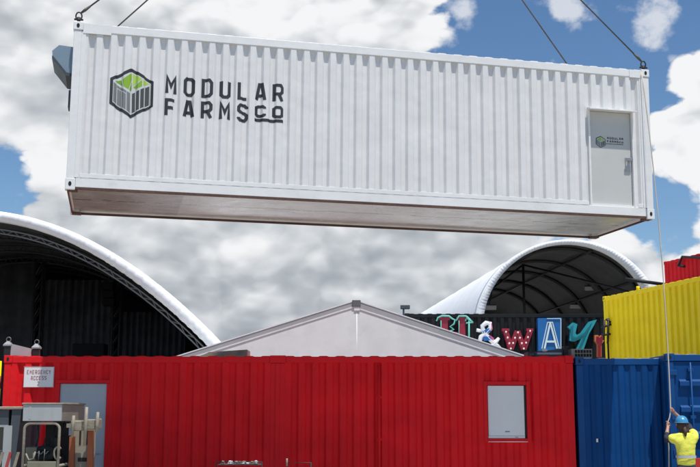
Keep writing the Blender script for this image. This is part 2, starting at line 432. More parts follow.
# (photo x, photo y, radius in photo pixels, cloud + / clear -)
BLOBS = [(90, 30, 250, .62), (300, 0, 170, .62), (405, 20, 70, .50), (560, 72, 150, -1.0), (480, 62, 60, -.6), (652, 80, 36, -.5), (690, 24, 28, -.9), (612, 25, 40, -.6),
         (742, 115, 106, 1.25), (690, 72, 30, .5), (680, 150, 40, .5), (672, 212, 40, -.8), (640, 200, 30, -.4), (690, 266, 60, .5), (615, 248, 45, .4),
         (4, 172, 62, -1.25), (40, 110, 80, .40), (190, 280, 300, .95), (440, 275, 170, .62)]
PUFFS = [(464, 11, 22), (567, 8, 30), (656, 14, 36), (440, 36, 20)]
GA, GB = density_group(9, ((22, .55), (48, .36))), density_group(3.2, ((27, .34),))
tc = N.new('ShaderNodeTexCoord')
DIR = tc.outputs['Generated']
def dens(G_, off=None):
    g = N.new('ShaderNodeGroup'); g.node_tree = G_
    if off is None: L.new(DIR, g.inputs[0])
    else:
        a = N.new('ShaderNodeVectorMath'); a.operation = 'ADD'; L.new(DIR, a.inputs[0]); a.inputs[1].default_value = off; L.new(a.outputs[0], g.inputs[0])
    return g.outputs[0]
def near(px, py, r0, r1, k):
    dv = N.new('ShaderNodeVectorMath'); dv.operation = 'DISTANCE'; L.new(DIR, dv.inputs[0]); dv.inputs[1].default_value = ray(px, py).normalized()
    return wmr(dv.outputs['Value'], r0 / F, r1 / F, k, 0)
fr = N.new('ShaderNodeVectorMath'); fr.operation = 'DISTANCE'; L.new(DIR, fr.inputs[0]); fr.inputs[1].default_value = ray(350, 200).normalized()
bias = wmr(fr.outputs['Value'], .42, .9, 0, -.34)      # clouds thinned overhead and behind, out of view, to lower the ambient light
for (px, py, r, k) in BLOBS: bias = wm('ADD', near(px, py, 0, r * 1.35, k), bias)
sepz = N.new('ShaderNodeSeparateXYZ'); L.new(DIR, sepz.inputs[0])
n0, s0, s1, s2 = dens(GA), dens(GB), dens(GB, (.004, -.003, .014)), dens(GB, (.010, -.008, .036))
d0 = wm('ADD', n0, bias)
cover = wmr(d0, -.04, .22)
pm = N.new('ShaderNodeMapping'); pm.inputs['Scale'].default_value = (1, 1, 1.2); L.new(DIR, pm.inputs[0])
pn = N.new('ShaderNodeTexNoise'); pn.inputs['Scale'].default_value = 34; pn.inputs['Detail'].default_value = 7; pn.inputs['Roughness'].default_value = .58; L.new(pm.outputs[0], pn.inputs['Vector'])
pg = 0.
for (px, py, r) in PUFFS: pg = wm('MAXIMUM', near(px, py, 0, r * 1.3, 1), pg)
puff = wmr(wm('ADD', pg, wm('MULTIPLY', wm('SUBTRACT', pn.outputs['Fac'], .5), 2.2)), .28, .95, 0, .82)
fine = wm('MULTIPLY', wm('SUBTRACT', n0, s0), .36)
lit = wm('ADD', wm('ADD', wm('MULTIPLY', wm('SUBTRACT', s0, s1), .75), wm('MULTIPLY', wm('SUBTRACT', s0, s2), .42)), fine)
thick = wmr(d0, .2, 1.3)
low = wmr(sepz.outputs['Z'], .11, .27, -.07, .14)
sx = wmr(sepz.outputs['X'], .15, .32, 0, .22)
val = wm('ADD', wm('ADD', wm('ADD', wm('SUBTRACT', .78, wm('MULTIPLY', thick, .16)), lit), low), sx)
cr = N.new('ShaderNodeValToRGB'); L.new(val, cr.inputs[0]); cr.color_ramp.interpolation = 'B_SPLINE'
els = cr.color_ramp.elements
els[0].position = .15; els[0].color = (.30, .33, .37, 1)
els[1].position = 1.05; els[1].color = (.99, .99, 1., 1)
e = els.new(.5); e.color = (.46, .50, .54, 1)
e = els.new(.8); e.color = (.76, .79, .82, 1)
sc10 = N.new('ShaderNodeVectorMath'); sc10.operation = 'SCALE'; L.new(cr.outputs[0], sc10.inputs[0]); sc10.inputs['Scale'].default_value = 9.6
hs = N.new('ShaderNodeHueSaturation'); hs.inputs['Saturation'].default_value = 1.12; hs.inputs['Value'].default_value = 1.10; L.new(sky.outputs[0], hs.inputs['Color'])
m1 = N.new('ShaderNodeMix'); m1.data_type = 'RGBA'; L.new(puff, m1.inputs[0]); L.new(hs.outputs[0], m1.inputs[6]); m1.inputs[7].default_value = (7.6, 7.9, 8.4, 1)
mx = N.new('ShaderNodeMix'); mx.data_type = 'RGBA'; L.new(cover, mx.inputs[0]); L.new(m1.outputs[2], mx.inputs[6]); L.new(sc10.outputs[0], mx.inputs[7])
L.new(mx.outputs[2], bg.inputs['Color'])
sl = bpy.data.lights.new('sun', 'SUN'); sl.energy = 5.0; sl.angle = R(.5); sl.color = (1, .965, .91)
so = bpy.data.objects.new('sun', sl); COL.objects.link(so); so.rotation_euler = SUN.to_track_quat('Z', 'Y').to_euler(); so.location = (0, 0, 40)

# ------------------------------------------------------------------ ground
m = mb('ground'); m.add([(-900, -900, 0), (900, -900, 0), (900, 1500, 0), (-900, 1500, 0)], [(0, 1, 2, 3)])
structure(m.build('ground'))

# ------------------------------------------------------------------ the hanging white container
TL, TS, YAW = -.0068, .0075, .222
u = Vector((math.cos(YAW)*math.cos(TL), math.sin(YAW)*math.cos(TL), math.sin(TL)))
v = Vector((-math.sin(YAW)*math.cos(TS), math.cos(YAW)*math.cos(TS), math.sin(TS)))
wv = u.cross(v).normalized(); v = wv.cross(u).normalized()
CO = Vector((-4.6994, 16.8836, 5.4714)); CL, CW, CH = 10.6553, 2.44, 2.9
CM = Matrix.Translation(CO) @ Matrix((u, v, wv)).transposed().to_4x4()
CMI = CM.inverted()
def face(px, py, yl=0.):                         # photo pixel -> (x, z) on the container's long side
    o = CMI @ CAM; d = CMI.to_3x3() @ ray(px, py); p = o + d * ((yl - o.y) / d.y); return p.x, p.z
dx0, dz1 = face(590, 109.5); dx1, _ = face(631.5, 112); dz0 = .245
DOOR = (dx0, dx1, dz0, dz1)
big, corr, wy = container('hanging_container', 'white shipping container with painted green cube logo, hanging from crane wires', CM, CL, CW, CH, 'white', 'white_rail',
                          roof='white', under='under', pitch=.238, depth=.052, openings=[(dx0 - .02, dx1 + .02, 0, dz1 + .02)], rail_h=(.15, .16))
for o in big.children:
    if o.name.startswith('side_wall') and o.get('front'): front = o
# rust-stained lower rim, sheet edges below the rails
m = mb('rust')
for y in (.012, CW - .032): m.box((.16, y - .006, .010), (CL - .16, y + .03, .048))
for x in (.012, CL - .032): m.box((x, .16, .016), (x + .02, CW - .16, .047))
m.build('rusty_lower_edge', big)
for x, y in ((.02, CW - .19), (.02, .02), (CL - .19, CW - .19), (CL - .19, .02)): mb('rust').box((x, y, -.006), (x + .17, y + .17, .03), .01).build('twist_lock_plate', big)
mb('white_rail').box((.152, -.004, CH - .185), (.62, .0015, CH - .012), .001).build('gusset_plate', big); mb('white_rail').box((CL - .40, -.004, CH - .165), (CL - .152, .0015, CH - .012), .001).build('gusset_plate', big)
# the flat strip where the wall sheet is welded to the corner posts, and the sheet's lower lip
m = mb('white_rail').box((.13, .003, .212), (.20, .0115, CH - .151), .002); m.box((CL - .20, .003, .212), (CL - .13, .0115, CH - .151), .002)
m.box((.21, .002, .212), (dx0 - .07, .0115, .285), .003); m.box((dx1 + .07, .002, .212), (CL - .21, .0115, .285), .003); m.build('weld_strip', big)
# door, recessed, with hood
m = mb('white_rail')
m.box((dx0 - .035, .010, .211), (dx0, .13, dz1 + .05), .004); m.box((dx1, .010, .211), (dx1 + .035, .13, dz1 + .05), .004)
m.box((dx0 + .001, .012, dz1), (dx1 - .001, .13, dz1 + .05), .003); m.box((dx0 + .001, .02, .212), (dx1 - .001, .13, .243), .003)
m.build('door_frame', big)
m = mb('white_rail')
m.prism([(dx0 - .06, .009, dz1 + .004), (dx0 - .06, -.135, dz1 - .022), (dx0 - .06, -.135, dz1 - .002), (dx0 - .06, .009, dz1 + .045)], (dx1 - dx0 + .11, 0, 0))
m.build('door_hood', big)
door = mb('door_grey').box((dx0 + .008, .07, dz0 + .002), (dx1 - .008, .115, dz1 - .006), .004).build('door', big)
hx, hz = face(628, 163, .07)
m = mb('alu').box((hx - .06, .052, hz - .17), (hx + .05, .0695, hz + .10), .004)
m.use(M['steel']).box((hx - .02, .0, hz + .03), (hx + .035, .0515, hz + .07), .006); m.box((hx - .07, -.01, hz + .02), (hx + .05, .012, hz + .085), .008); m.build('handle', door)
for zz in (dz0 + .25, (dz0 + dz1) / 2, dz1 - .25): mb('steel').cyl((dx0 + .012, .062, zz - .05), (dx0 + .012, .062, zz + .05), .014, 8).build('hinge', door)

def emblem(bld, P, corr_, y0, simple=False):
    """P maps crop pixels to (x, z)"""
    def poly(pts, mm, lift): bld.use(M[mm]); wrap(bld, [P(*p) for p in pts], corr_, y0, lift)
    out = [(250,22),(418,130),(412,325),(237,410),(72,300),(80,100)]
    poly(out, 'ink', .003)
    poly([(250,50),(398,143),(393,313),(237,384),(96,288),(103,117)], 'ink_pale', .0045)
    top = [(250,58),(390,145),(240,207),(112,121)]; lef = [(104,126),(236,217),(234,377),(98,284)]; rig = [(245,216),(394,152),(389,309),(242,377)]
    def quad(q, a, b, c, d):
        def bl(s, t):
            p = [(q[0][k]*(1-s)+q[1][k]*s)*(1-t)+(q[3][k]*(1-s)+q[2][k]*s)*t for k in (0, 1)]; return tuple(p)
        return [bl(a, c), bl(b, c), bl(b, d), bl(a, d)]
    # leaf facets on the lid
    poly([(248,62),(248,112),(222,190),(183,165),(176,110)], 'green', .006)
    poly([(168,113),(176,160),(120,123)], 'green_dk', .006)
    poly([(256,62),(330,108),(256,158)], 'green_lt', .006)
    poly([(337,112),(384,143),(335,162)], 'green_lt', .006)
    poly([(328,118),(328,166),(282,184),(258,168)], 'green', .006)
    poly([(248,124),(246,190),(240,203),(229,192)], 'green_dk', .006)
    for a, b in ((.02,.20),(.24,.47),(.51,.74),(.79,.98)): poly(quad(lef, a, b, .03 if a in (.02,.79) else .20, .97), 'ink_mid', .006)
    poly(quad(lef, .22, .76, .03, .15), 'ink_mid', .0065)
    for a, b in ((.03,.19),(.25,.41),(.47,.66),(.72,.94)): poly(quad(rig, a, b, .03, .97), 'ink_dark', .006)
m = MB(); emblem(m, lambda x, y: face(100 + x / 7.785, 65 + y / 7.785, wy), corr, wy)
lg = m.build('emblem', big, recalc=False)
m = mb('ink')
x0, z0 = face(165, 94.4, wy); x1, _ = face(283.8, 102.4, wy); _, zt = face(165, 75.2, wy)
hh = zt - z0; ww = (x1 - x0) / (6 * 1.58 + 1); st = ww * 1.58; th = hh * .165
for i, ch in enumerate('MODULAR'): letter(m, ch, x0 + i * st, z0, ww, hh, th, corr, wy, .003)
_, z2 = face(165, 116.6, wy); _, z2t = face(165, 98, wy)
for i, ch in enumerate('FARMS'): letter(m, ch, x0 + i * st, z2, ww, z2t - z2, th, corr, wy, .003)
for i, ch in enumerate('CO'): letter(m, ch, x0 + (5 + i) * st, z2 + (z2t - z2) * .32, ww, (z2t - z2) * .68, th * .95, corr, wy, .003)
xa, xb = x0 + 5 * st, x0 + 6 * st + ww
wrap(m, [(xa, z2 + .03), (xb, z2 + .03), (xb, z2 + .085), (xa, z2 + .085)], corr, wy, .003)
m.build('lettering', big, recalc=False)
# small sign on the door
fl = Flat(); m = MB()
ex, ez = face(595.5, 147.5, .07); e2, ez2 = face(606, 133.5, .07); es = (e2 - ex) / 380.
emblem(m, lambda x, y: (ex + (x - 60) * es, ez + (410 - y) * es), fl, .069)
m.use(M['ink']); sx0, sz0 = face(607, 140, .07); sx1, sz1 = face(623, 136, .07)
sw = (sx1 - sx0) / (6 * 1.4 + 1); hh2 = sw * 1.25
for i, ch in enumerate('MODULAR'): letter(m, ch, sx0 + i * sw * 1.4, sz0 + .015, sw, hh2, sw * .26, fl, .069, .003)
for i, ch in enumerate('FARMSCO'): letter(m, ch, sx0 + i * sw * 1.4, sz0 - hh2 - .005, sw, hh2 * (.8 if i > 4 else 1), sw * .26, fl, .069, .003)
wrap(m, [(sx0 - .05, sz0 - hh2 - .035), (sx1, sz0 - hh2 - .035), (sx1, sz0 - hh2 - .025), (sx0 - .05, sz0 - hh2 - .025)], fl, .069, .003)
m.build('door_lettering', door, recalc=False)
# boxed air unit and bracket on the left end
m = mb('blue_grey')
m.prism([(-.004, .18, CH - .86), (-.10, .18, CH - .84), (-.34, .18, CH - .56), (-.35, .18, CH - .48), (-.24, .18, CH - .37), (-.004, .18, CH - .385)], (0, .75, 0))
m.use(M['charcoal']).prism([(-.008, .16, CH - .865), (-.105, .16, CH - .845), (-.345, .16, CH - .562), (-.345, .16, CH - .62), (-.11, .16, CH - .90), (-.008, .16, CH - .92)], (0, .79, 0))
m.build('air_unit', big)
mb('charcoal').box((-.045, .2, CH - 1.45), (-.003, .45, CH - 1.14), .01).build('junction_box', big)

# slings from the four top castings up to the crane ring, out of frame
ring = at(378, -205, 19.6)
for (lx, ly, who) in ((.065, .065, 'left wire sling at the near end above the logo, shackled to front corner'), (CL - .065, .065, 'right wire sling shackled to the corner above the grey door'),
                      (.065, CW - .065, 'left wire sling going behind the roof edge above the logo'), (CL - .065, CW - .065, 'right wire sling going behind the roof edge, left of the door corner')):
    p = CM @ Vector((lx, ly, CH + .16)); root = thing('lifting_sling', who, 'sling', p, 'wire slings lifting the white container')
    q = ring - p; dn = q.normalized()
    mb('wire').tube([dn * .05, q * .5, q], .014, 8).build('wire_rope', root)
    mb('wire').tube([dn * .05, dn * .14, dn * .26], [.017, .027, .017], 8).build('ferrule', root)
    sh = mb('black'); R3 = CM.to_3x3()
    sh.tube([R3 @ Vector((.05 * math.cos(a), 0, -.03 + .07 * math.sin(a))) for a in [2 * PI * k / 14 for k in range(14)]], .013, 8, closed=True)
    sh.tube([R3 @ Vector((-.075, 0, -.09)), R3 @ Vector((.075, 0, -.09))], .018, 8)
    sh.tube([R3 @ Vector((0, 0, -.16)), R3 @ Vector((0, 0, -.05))], .03, 8)
    sh.build('shackle', root)

# ------------------------------------------------------------------ red wall of two containers
YR = 20.45
def X(px, Y=YR, py=380): return at(px, py, Y).x
def Z(py, Y=YR, px=350): return at(px, py, Y).z
HR = Z(356)
xl, xm, xr = X(3.5), X(278), X(574)
dl, dr, dt = X(60) - xl, X(107) - xl, Z(383.5)
red1, rc1, ry = container('office_container', 'red container with pale blue-grey door and emergency access sign', Matrix.Translation((xl, YR, 0)), xm - xl - .012, 2.44, HR, 'red', 'red_rail', pitch=.27, depth=.052,
                          openings=[(dl - .04, dr + .04, 0, dt + .04)], plain=('end',), group='red containers forming the wall')
wl, wr_, wt, wb = X(487) - xm, X(526) - xm, Z(385), Z(438.5)
red2, rc2, _ = container('office_container', 'red container with one white shuttered window', Matrix.Translation((xm, YR, 0)), xr - xm - .012, 2.44, HR, 'red', 'red_rail', pitch=.27, depth=.052,
                         openings=[(wl - .03, wr_ + .03, wb - .03, wt + .03)], plain=(0, 'end'), group='red containers forming the wall')
m = mb('red_rail'); m.box((dl - .09, -.004, .21), (dl, .12, dt + .001), .005); m.box((dr, -.004, .21), (dr + .09, .12, dt + .001), .005); m.box((dl - .09, -.004, dt + .003), (dr + .09, .12, dt + .07), .005)
m.build('door_frame', red1)
d = mb('door_pale').box((dl + .006, .03, .21), (dr - .006, .08, dt - .004), .004).build('door', red1)
m = mb('steel').cyl((dr - .10, .03, 1.05), (dr - .10, -.04, 1.05), .012).tube([(dr - .10, -.04, 1.05), (dr - .22, -.045, 1.05)], .012); m.build('handle', d)
# seam straps and a conduit
mb('red_rail').box((-.045, -.020, .21), (.035, -.003, HR - .14), .004).build('seam_strap', red2)
mb('red_rail').box((X(112) - xl - .03, -.006, .205), (X(112) - xl + .03, .016, HR - .135), .004).build('seam_strap', red1)
m = mb('red_rail').tube([(X(379) - xm, -.012, .21), (X(379) - xm, -.012, HR - .16)], .028, 8)
for zz in (.5, 1.3, 2.1): m.box((X(379) - xm - .05, -.012, zz), (X(379) - xm + .05, .016, zz + .05), .004)
m.build('conduit', red2)
m = mb('red_rail'); m.box((wl - .07, -.006, wb - .07), (wl, .09, wt + .07), .005); m.box((wr_, -.006, wb - .07), (wr_ + .07, .09, wt + .07), .005)
m.box((wl + .001, -.005, wt), (wr_ - .001, .09, wt + .07), .005); m.box((wl + .001, -.005, wb - .07), (wr_ - .001, .09, wb), .005)
wf = m.build('window', red2)
m = mb('shutter'); nsl = 2
m.box((wl + .012, .028, wb + .05), (wr_ - .045, .05, wt - .012), .003); m.box((wl + .006, .02, wb + .003), (wr_ - .045, .05, wb + .047), .004)
m.use(M['ink_mid']).box((wl + .33, .0235, wb + .12), (wl + .42, .0275, wb + .14)); m.box((wl + .52, .0165, wb + .02), (wl + .58, .0195, wb + .032))
m.use(M['black']).box((wr_ - .043, .04, wb + .003), (wr_ - .003, .055, wt - .003)); m.build('shutter', wf)
m = mb('shutter').tube([(wl, -.012, wb - .06), (wr_, -.012, wb - .06)], .008, 6); m.build('sill', wf)
# sign
p = at(23, 387.5, YR - .012); q = at(54.5, 366.5, YR - .012)
sw_, sh_ = q.x - p.x, q.z - p.z
sg = thing('emergency_sign', 'white sign with red lettering reading emergency access on the red container', 'sign', (p.x, YR - .003, p.z))
mb('sign_white').box((0, -.012, 0), (sw_, 0, sh_), .002).build('board', sg)
m = mb('sign_red'); b_ = .012
for a in ((0, 0, sw_, b_), (0, sh_ - b_, sw_, sh_), (0, b_, b_, sh_ - b_), (sw_ - b_, b_, sw_, sh_ - b_)):
    m.box((a[0] + .002, -.0145, a[1] + .002), (a[2] - .002, -.0125, a[3] - .002))
for txt, zz in (('EMERGENCY', .64), ('ACCESS', .36), ('2', .10)):
    lw = sw_ * .066; s_ = lw * 1.36; x_ = sw_ / 2 - ((len(txt) - 1) * s_ + lw) / 2
    for i, ch in enumerate(txt): letter(m, ch, x_ + i * s_, sh_ * zz, lw, sh_ * .19, lw * .24, fl, -.0125, .003)
m.build('lettering', sg)

# ------------------------------------------------------------------ blue containers
xb0 = X(577); YB = YR + .03; HB = Z(358, YB)
xb1 = X(670, YB)
blueA, _, _ = container('blue_container', 'blue corrugated container between the red wall and the barred blue doors', Matrix.Translation((xb0, YB, 0)), 2.44, 6.06, HB, 'blue', 'blue_rail', roof='roof_grey', pitch=.24, depth=.03,
                        group='blue containers in the front row')
sp_ = at(598, 440.5, YB)
mb('sign_white').box((sp_.x - xb0 - .03, .012, sp_.z - .03), (sp_.x - xb0 + .03, .020, sp_.z + .035), .001).build('sticker', blueA)
YD = 20.0; xd0 = X(668.5, YD, 400)
HD = Z(354, YD)
if xb0 + 2.44 > xd0 - .05:   # the barred one stands in front of the other's right third
    blueA.location.x = xd0 - 2.44 - .04 if xd0 - 2.44 - .04 > xb0 else xb0
blueB, _, _ = container('blue_container', 'blue container end with horizontal door bars behind the rope handler', Matrix.Translation((xd0, YD, 0)), 2.44, 6.06, HD, 'blue', 'blue_rail', roof='roof_grey', pitch=.24, depth=.03,
                        group='blue containers in the front row', door_end='front')
for k in (0, 1):
    a = .135 + k * 1.087; b = a + 1.08
    d = mb('blue').box((a, .03, .21), (b, .06, HD - .14), .004).build('door', blueB)
    nb = 5; z_ = .30; hh_ = (HD - .5) / nb
    for i in range(nb):
        m = mb('blue_rail')
        zc = .34 + i * hh_
        m.prism([(a + .09, .029, zc), (a + .09, -.028, zc + .05), (a + .09, -.028, zc + .13), (a + .09, .029, zc + .17)], (b - a - .18, 0, 0))
        m.build('door_rib', d)
    for xx in (a + .30, b - .30):
        m = mb('blue_rail').cyl((xx, -.045, .22), (xx, -.045, HD - .16), .017, 8)
        for zz in (.3, 1.0, 1.75, HD - .3): m.box((xx - .05, -.06, zz - .03), (xx + .05, .028, zz + .03), .004)
        m.build('lock_rod', d)
    for zz in (.45, 1.1, 1.75, HD - .35): mb('blue_rail').box((a - .09 if k == 0 else b - .02, -.02, zz - .05), (a + .05 if k == 0 else b + .10, .029, zz + .05), .006).build('hinge', d)

# ------------------------------------------------------------------ stacks at the right: yellow, red above
def along(pa, pb):                               # matrix with local x running from pa to pb on the ground
    d = (pb - pa); d.z = 0; d.normalize(); n = Vector((0, 0, 1)).cross(d)
    return Matrix((d, n, Vector((0, 0, 1)))).transposed().to_4x4()
def zc(py, px, Y): return at(px, py, Y).z
ya = at(603, 297, 33.0); yb = at(704, 274, 27.6)
ztop = ya.z; dirv = (Vector((yb.x, yb.y, 0)) - Vector((ya.x, ya.y, 0))).normalized()
hY = 2.6
mt = along(Vector((ya.x, ya.y, 0)), Vector((yb.x, yb.y, 0)))
yel, _, _ = container('yellow_container', 'long bright yellow container on the upper level at right', Matrix.Translation((ya.x, ya.y, ztop - hY)) @ mt, 9.0, 2.44, hY, 'yellow', 'yellow', pitch=.30, depth=.055, group=None)
mb('yellow').cyl((2.1, .035, hY - .005), (2.1, .035, hY + .10), .05, 8).build('lifting_lug', yel)
container('support_container', 'blue container carrying the yellow one, hidden behind the front row', Matrix.Translation((ya.x, ya.y, 0)) @ mt, 9.0, 2.44, ztop - hY - .005, 'blue', 'blue_rail', pitch=.3)
ra = at(664, 262, 45.0); rt = ra.z
rm = along(Vector((ra.x, ra.y, 0)), Vector((ra.x, ra.y, 0)) + Vector((dirv.x + .02, dirv.y, 0)))
redU, _, _ = container('red_container', 'red container topmost at the right edge above the yellow one', Matrix.Translation((ra.x, ra.y, rt - 2.6)) @ rm, 9.0, 2.44, 2.6, 'red', 'red_rail', pitch=.30)
container('support_container', 'tall dark blue container stack carrying the topmost red container', Matrix.Translation((ra.x, ra.y, 0)) @ rm, 9.0, 2.44, rt - 2.605, 'blue', 'blue_rail', pitch=.3)
m = mb('black').tube([(1.2, -.10, 2.28), (1.6, -.14, 2.60), (3.0, -.14, 2.35), (9.0, -.14, 1.9)], .05, 8).tube([(1.2, -.10, 2.28), (1.5, .04, 2.2)], .05, 8)
m.build('black_pipe', redU)

# ------------------------------------------------------------------ black container wall with the salvaged letters
YK = 36.0
kx0 = at(405, 313, YK).x; kx1 = at(604, 313, YK).x + .9; kt = Z(313.5, YK)
for i, lab in enumerate(('black corrugated container low down, under the lettered one', 'black corrugated container carrying the salvaged letters below the arched shelter')):
    container('black_container', lab, Matrix.Translation((kx0, YK, i * kt / 2)), kx1 - kx0, 2.44, kt / 2 - .004, 'black_c', 'black_c', pitch=.26, depth=.04, group='black containers behind the tent')
def shape(m, pts, yf, th, Y=YK):                 # photo-plane outline at its own distance with real thickness
    m.prism([at(px, py, Y - yf) for px, py in pts], (0, th, 0)); return m
def bar(m, a, b, wd, yf, th):
    A, B = Vector(a), Vector(b); d = (B - A).normalized(); n = Vector((-d.y, d.x)) * wd / 2
    return shape(m, [tuple(A + n), tuple(B + n), tuple(B - n), tuple(A - n)], yf, th)
GRP = 'salvaged letters on the black container'
# H
r = thing('sign_letter', 'crimson slab letter H with mint outlines, partly behind the tent roof', 'sign letter', at(453, 335, YK - .1), GRP)
def build_at(m, name, root): 
    o = m.build(name); mw = root.matrix_world.copy() if False else Matrix.Translation(root.location); o.data.transform(mw.inverted()); o.parent = root; return o
m = mb('crimson'); 
for x in (444.5, 462): shape(m, [(x - 3.4, 318), (x + 3.4, 318), (x + 3.4, 352), (x - 3.4, 352)], .20, .16); shape(m, [(x - 5.5, 317), (x + 5.5, 317), (x + 5.5, 320), (x - 5.5, 320)], .205, .16)
shape(m, [(447.8, 332), (458.5, 332), (458.5, 336), (447.8, 336)], .19, .14); build_at(m, 'letter_body', r)
m = mb('mint')
def outline(m, pts, rad, yf): m.tube([at(px, py, YK - yf) for px, py in pts], rad, 6)
outline(m, [(436.5, 321), (438, 317.5), (442, 315.8), (449, 316), (452, 318.5), (455, 320), (454, 324), (450, 326.5), (454, 329.5), (450, 331)], .03, .24)
outline(m, [(456, 320.5), (459, 316), (466, 316), (469, 320), (473, 322.5), (466, 323)], .03, .24); outline(m, [(469, 321), (469, 352)], .03, .24); outline(m, [(465.5, 321), (467, 316.5), (473, 322.5), (469, 321)], .03, .24)
outline(m, [(459, 320.5), (459, 340)], .015, .23); outline(m, [(441, 320.5), (441, 340)], .015, .23); build_at(m, 'edge_trim', r)
# ampersand
r = thing('sign_letter', 'white ampersand with blue and pink inside, left of the bulb letter', 'sign letter', at(489, 345, YK - .1), GRP)
m = mb('letter_white')
amp = [(501, 349), (494, 343), (487, 336), (483, 330), (482.5, 326), (486, 323), (490, 323.5), (490.5, 328), (486, 333), (481, 337), (479.5, 342), (483, 347), (490, 347.5), (495, 343), (499, 338)]
m.tube([at(px, py, YK - .2) for px, py in amp], [.05] + [.085] * 13 + [.05], 8); m.tube([at(476.5, 330, YK - .2), at(481, 331, YK - .2)], .06, 6)
build_at(m, 'letter_body', r)
m = mb('royal'); shape(m, [(482.5, 331), (489, 328), (491, 331.5), (488, 333), (483, 332.5)], .28, .10); shape(m, [(483, 337), (490, 336), (492, 340), (484, 341)], .28, .10); build_at(m, 'blue_inlay', r)
m = mb('pink'); shape(m, [(489, 321.5), (492, 323.5), (492.5, 330), (490.4, 329)], .27, .12); shape(m, [(489, 334.5), (494, 338), (493, 342), (490.5, 339)], .275, .12); build_at(m, 'pink_inlay', r)
# W with bulbs
r = thing('sign_letter', 'dark red letter W studded with round bulbs', 'sign letter', at(517, 350, YK - .1), GRP)
WP = [(505.5, 330), (511, 349), (517.5, 331), (524, 349), (530.5, 330)]
m = mb('crimson')
for k, (a, b) in enumerate(zip(WP, WP[1:])): bar(m, a, b, 5.2, .24 + .003 * k, .20)
shape(m, [(502, 328.4), (509.5, 328.4), (509.5, 331), (502, 331)], .255, .22); shape(m, [(526.5, 328.4), (533.5, 328.4), (533.5, 331), (526.5, 331)], .255, .22); build_at(m, 'letter_body', r)
for (a, b), ks in zip(zip(WP, WP[1:]), ((.1, .4, .7, .98), (.33, .62), (.08, .38, .68, .98), (.33, .62, .95))):
    for k in ks: build_at(mb('bulb').ball(at(a[0] + (b[0] - a[0]) * k, a[1] + (b[1] - a[1]) * k, YK - .29), .034, 10), 'bulb', r)
# A panel
r = thing('sign_letter', 'white neon style letter A on a tall blue panel', 'sign letter', at(549, 351, YK - .1), GRP)
m = mb('royal'); shape(m, [(537.8, 318.2), (561.6, 317.6), (561.6, 350.5), (538.4, 350.8)], .30, .27); build_at(m, 'panel', r)
m = mb('ice')
for a, b, w_ in (((550.3, 322.5), (544.6, 348.5), 1.7), ((547.8, 323), (542.6, 348.5), .0), ((550.3, 322.5), (557.2, 348.5), 1.7), ((546.2, 341.5), (555.2, 341.5), 2.0)):
    if w_: bar(m, a, b, w_, .335 + (.004 if a[1] > 330 else 0) + (.002 if b[0] > 550 else 0), .03)
for a, b in (((547.6, 322.4), (541.9, 348.6)), ((552.6, 322.4), (559.4, 348.6)), ((547.3, 322.2), (553, 322.2))): bar(m, a, b, .8, .331, .03)
bar(m, (560.9, 318.5), (560.9, 350), .7, .33, .02); bar(m, (547, 318.5), (560.5, 318.5), .6, .33, .02); build_at(m, 'letter_body', r)
# Y
r = thing('sign_letter', 'teal brush script letter Y beside the blue panel', 'sign letter', at(582, 350, YK - .1), GRP)
m = mb('teal'); shape(m, [(568, 327), (573, 322.5), (577.5, 324), (575.5, 333), (577, 335), (581, 333), (589.5, 321.5), (597, 319.5), (593, 327), (589, 334), (583.5, 350), (576, 350), (581.5, 338.5), (574.5, 341.5), (569.5, 340.5), (570.5, 330)], .24, .2)
build_at(m, 'letter_body', r)
m = mb('teal_dk'); shape(m, [(570.5, 327), (573.5, 325), (572.8, 336), (576, 337.5), (584, 333), (592, 322.5), (586.5, 334), (580, 349.5), (578, 349.5), (584, 335.5), (575, 339.8), (571.5, 338)], .262, .02); build_at(m, 'brush_stroke', r)
# arrow
r = thing('sign_arrow', 'small red arrow with orange edge pointing down left of the yellow container', 'sign', at(599.5, 355, YK - .1), GRP)
A1 = [(595, 335), (598, 335), (599.7, 337), (601.3, 335), (604, 335), (604, 341), (601.6, 344), (601.6, 357), (597.6, 357), (597.6, 344), (595, 341)]
build_at(shape(mb('dull_orange'), A1, .50, .16), 'edge_trim', r)
c_ = (599.6, 343); A2 = [(c_[0] + (x - c_[0]) * .68, c_[1] + (y - c_[1]) * (.82 if y < 350 else 1)) for x, y in A1]
build_at(shape(mb('crimson'), A2, .53, .028), 'arrow_face', r)
m = mb('black').tube([at(599.6, 350, YK - .42), at(599.6, 350, YK + .02)], .03, 6); build_at(m, 'bracket', r)
# dark hash frame
r = thing('hash_sign', 'black hash shaped frame in front of yellow container corner', 'sign', at(607, 343, YK - 3.2), GRP)
m = mb('black')
YH = 32.6
def pb(m, a, b, rad): m.tube([at(a[0], a[1], YH), at(b[0], b[1], YH)], rad, 6)
for a, b in (((604.4, 320), (603.6, 340)), ((608.4, 318.3), (607.8, 343.5)), ((601.5, 327.5), (612, 324)), ((601.3, 335), (610.5, 334)), ((605.8, 319), (610.8, 322.5))): pb(m, a, b, .036)
build_at(m, 'bars', r)
build_at(mb('black').tube([at(608, 343, YH), Vector((at(608, 343, YH).x, YH, 0))], .03, 6), 'pole', r)

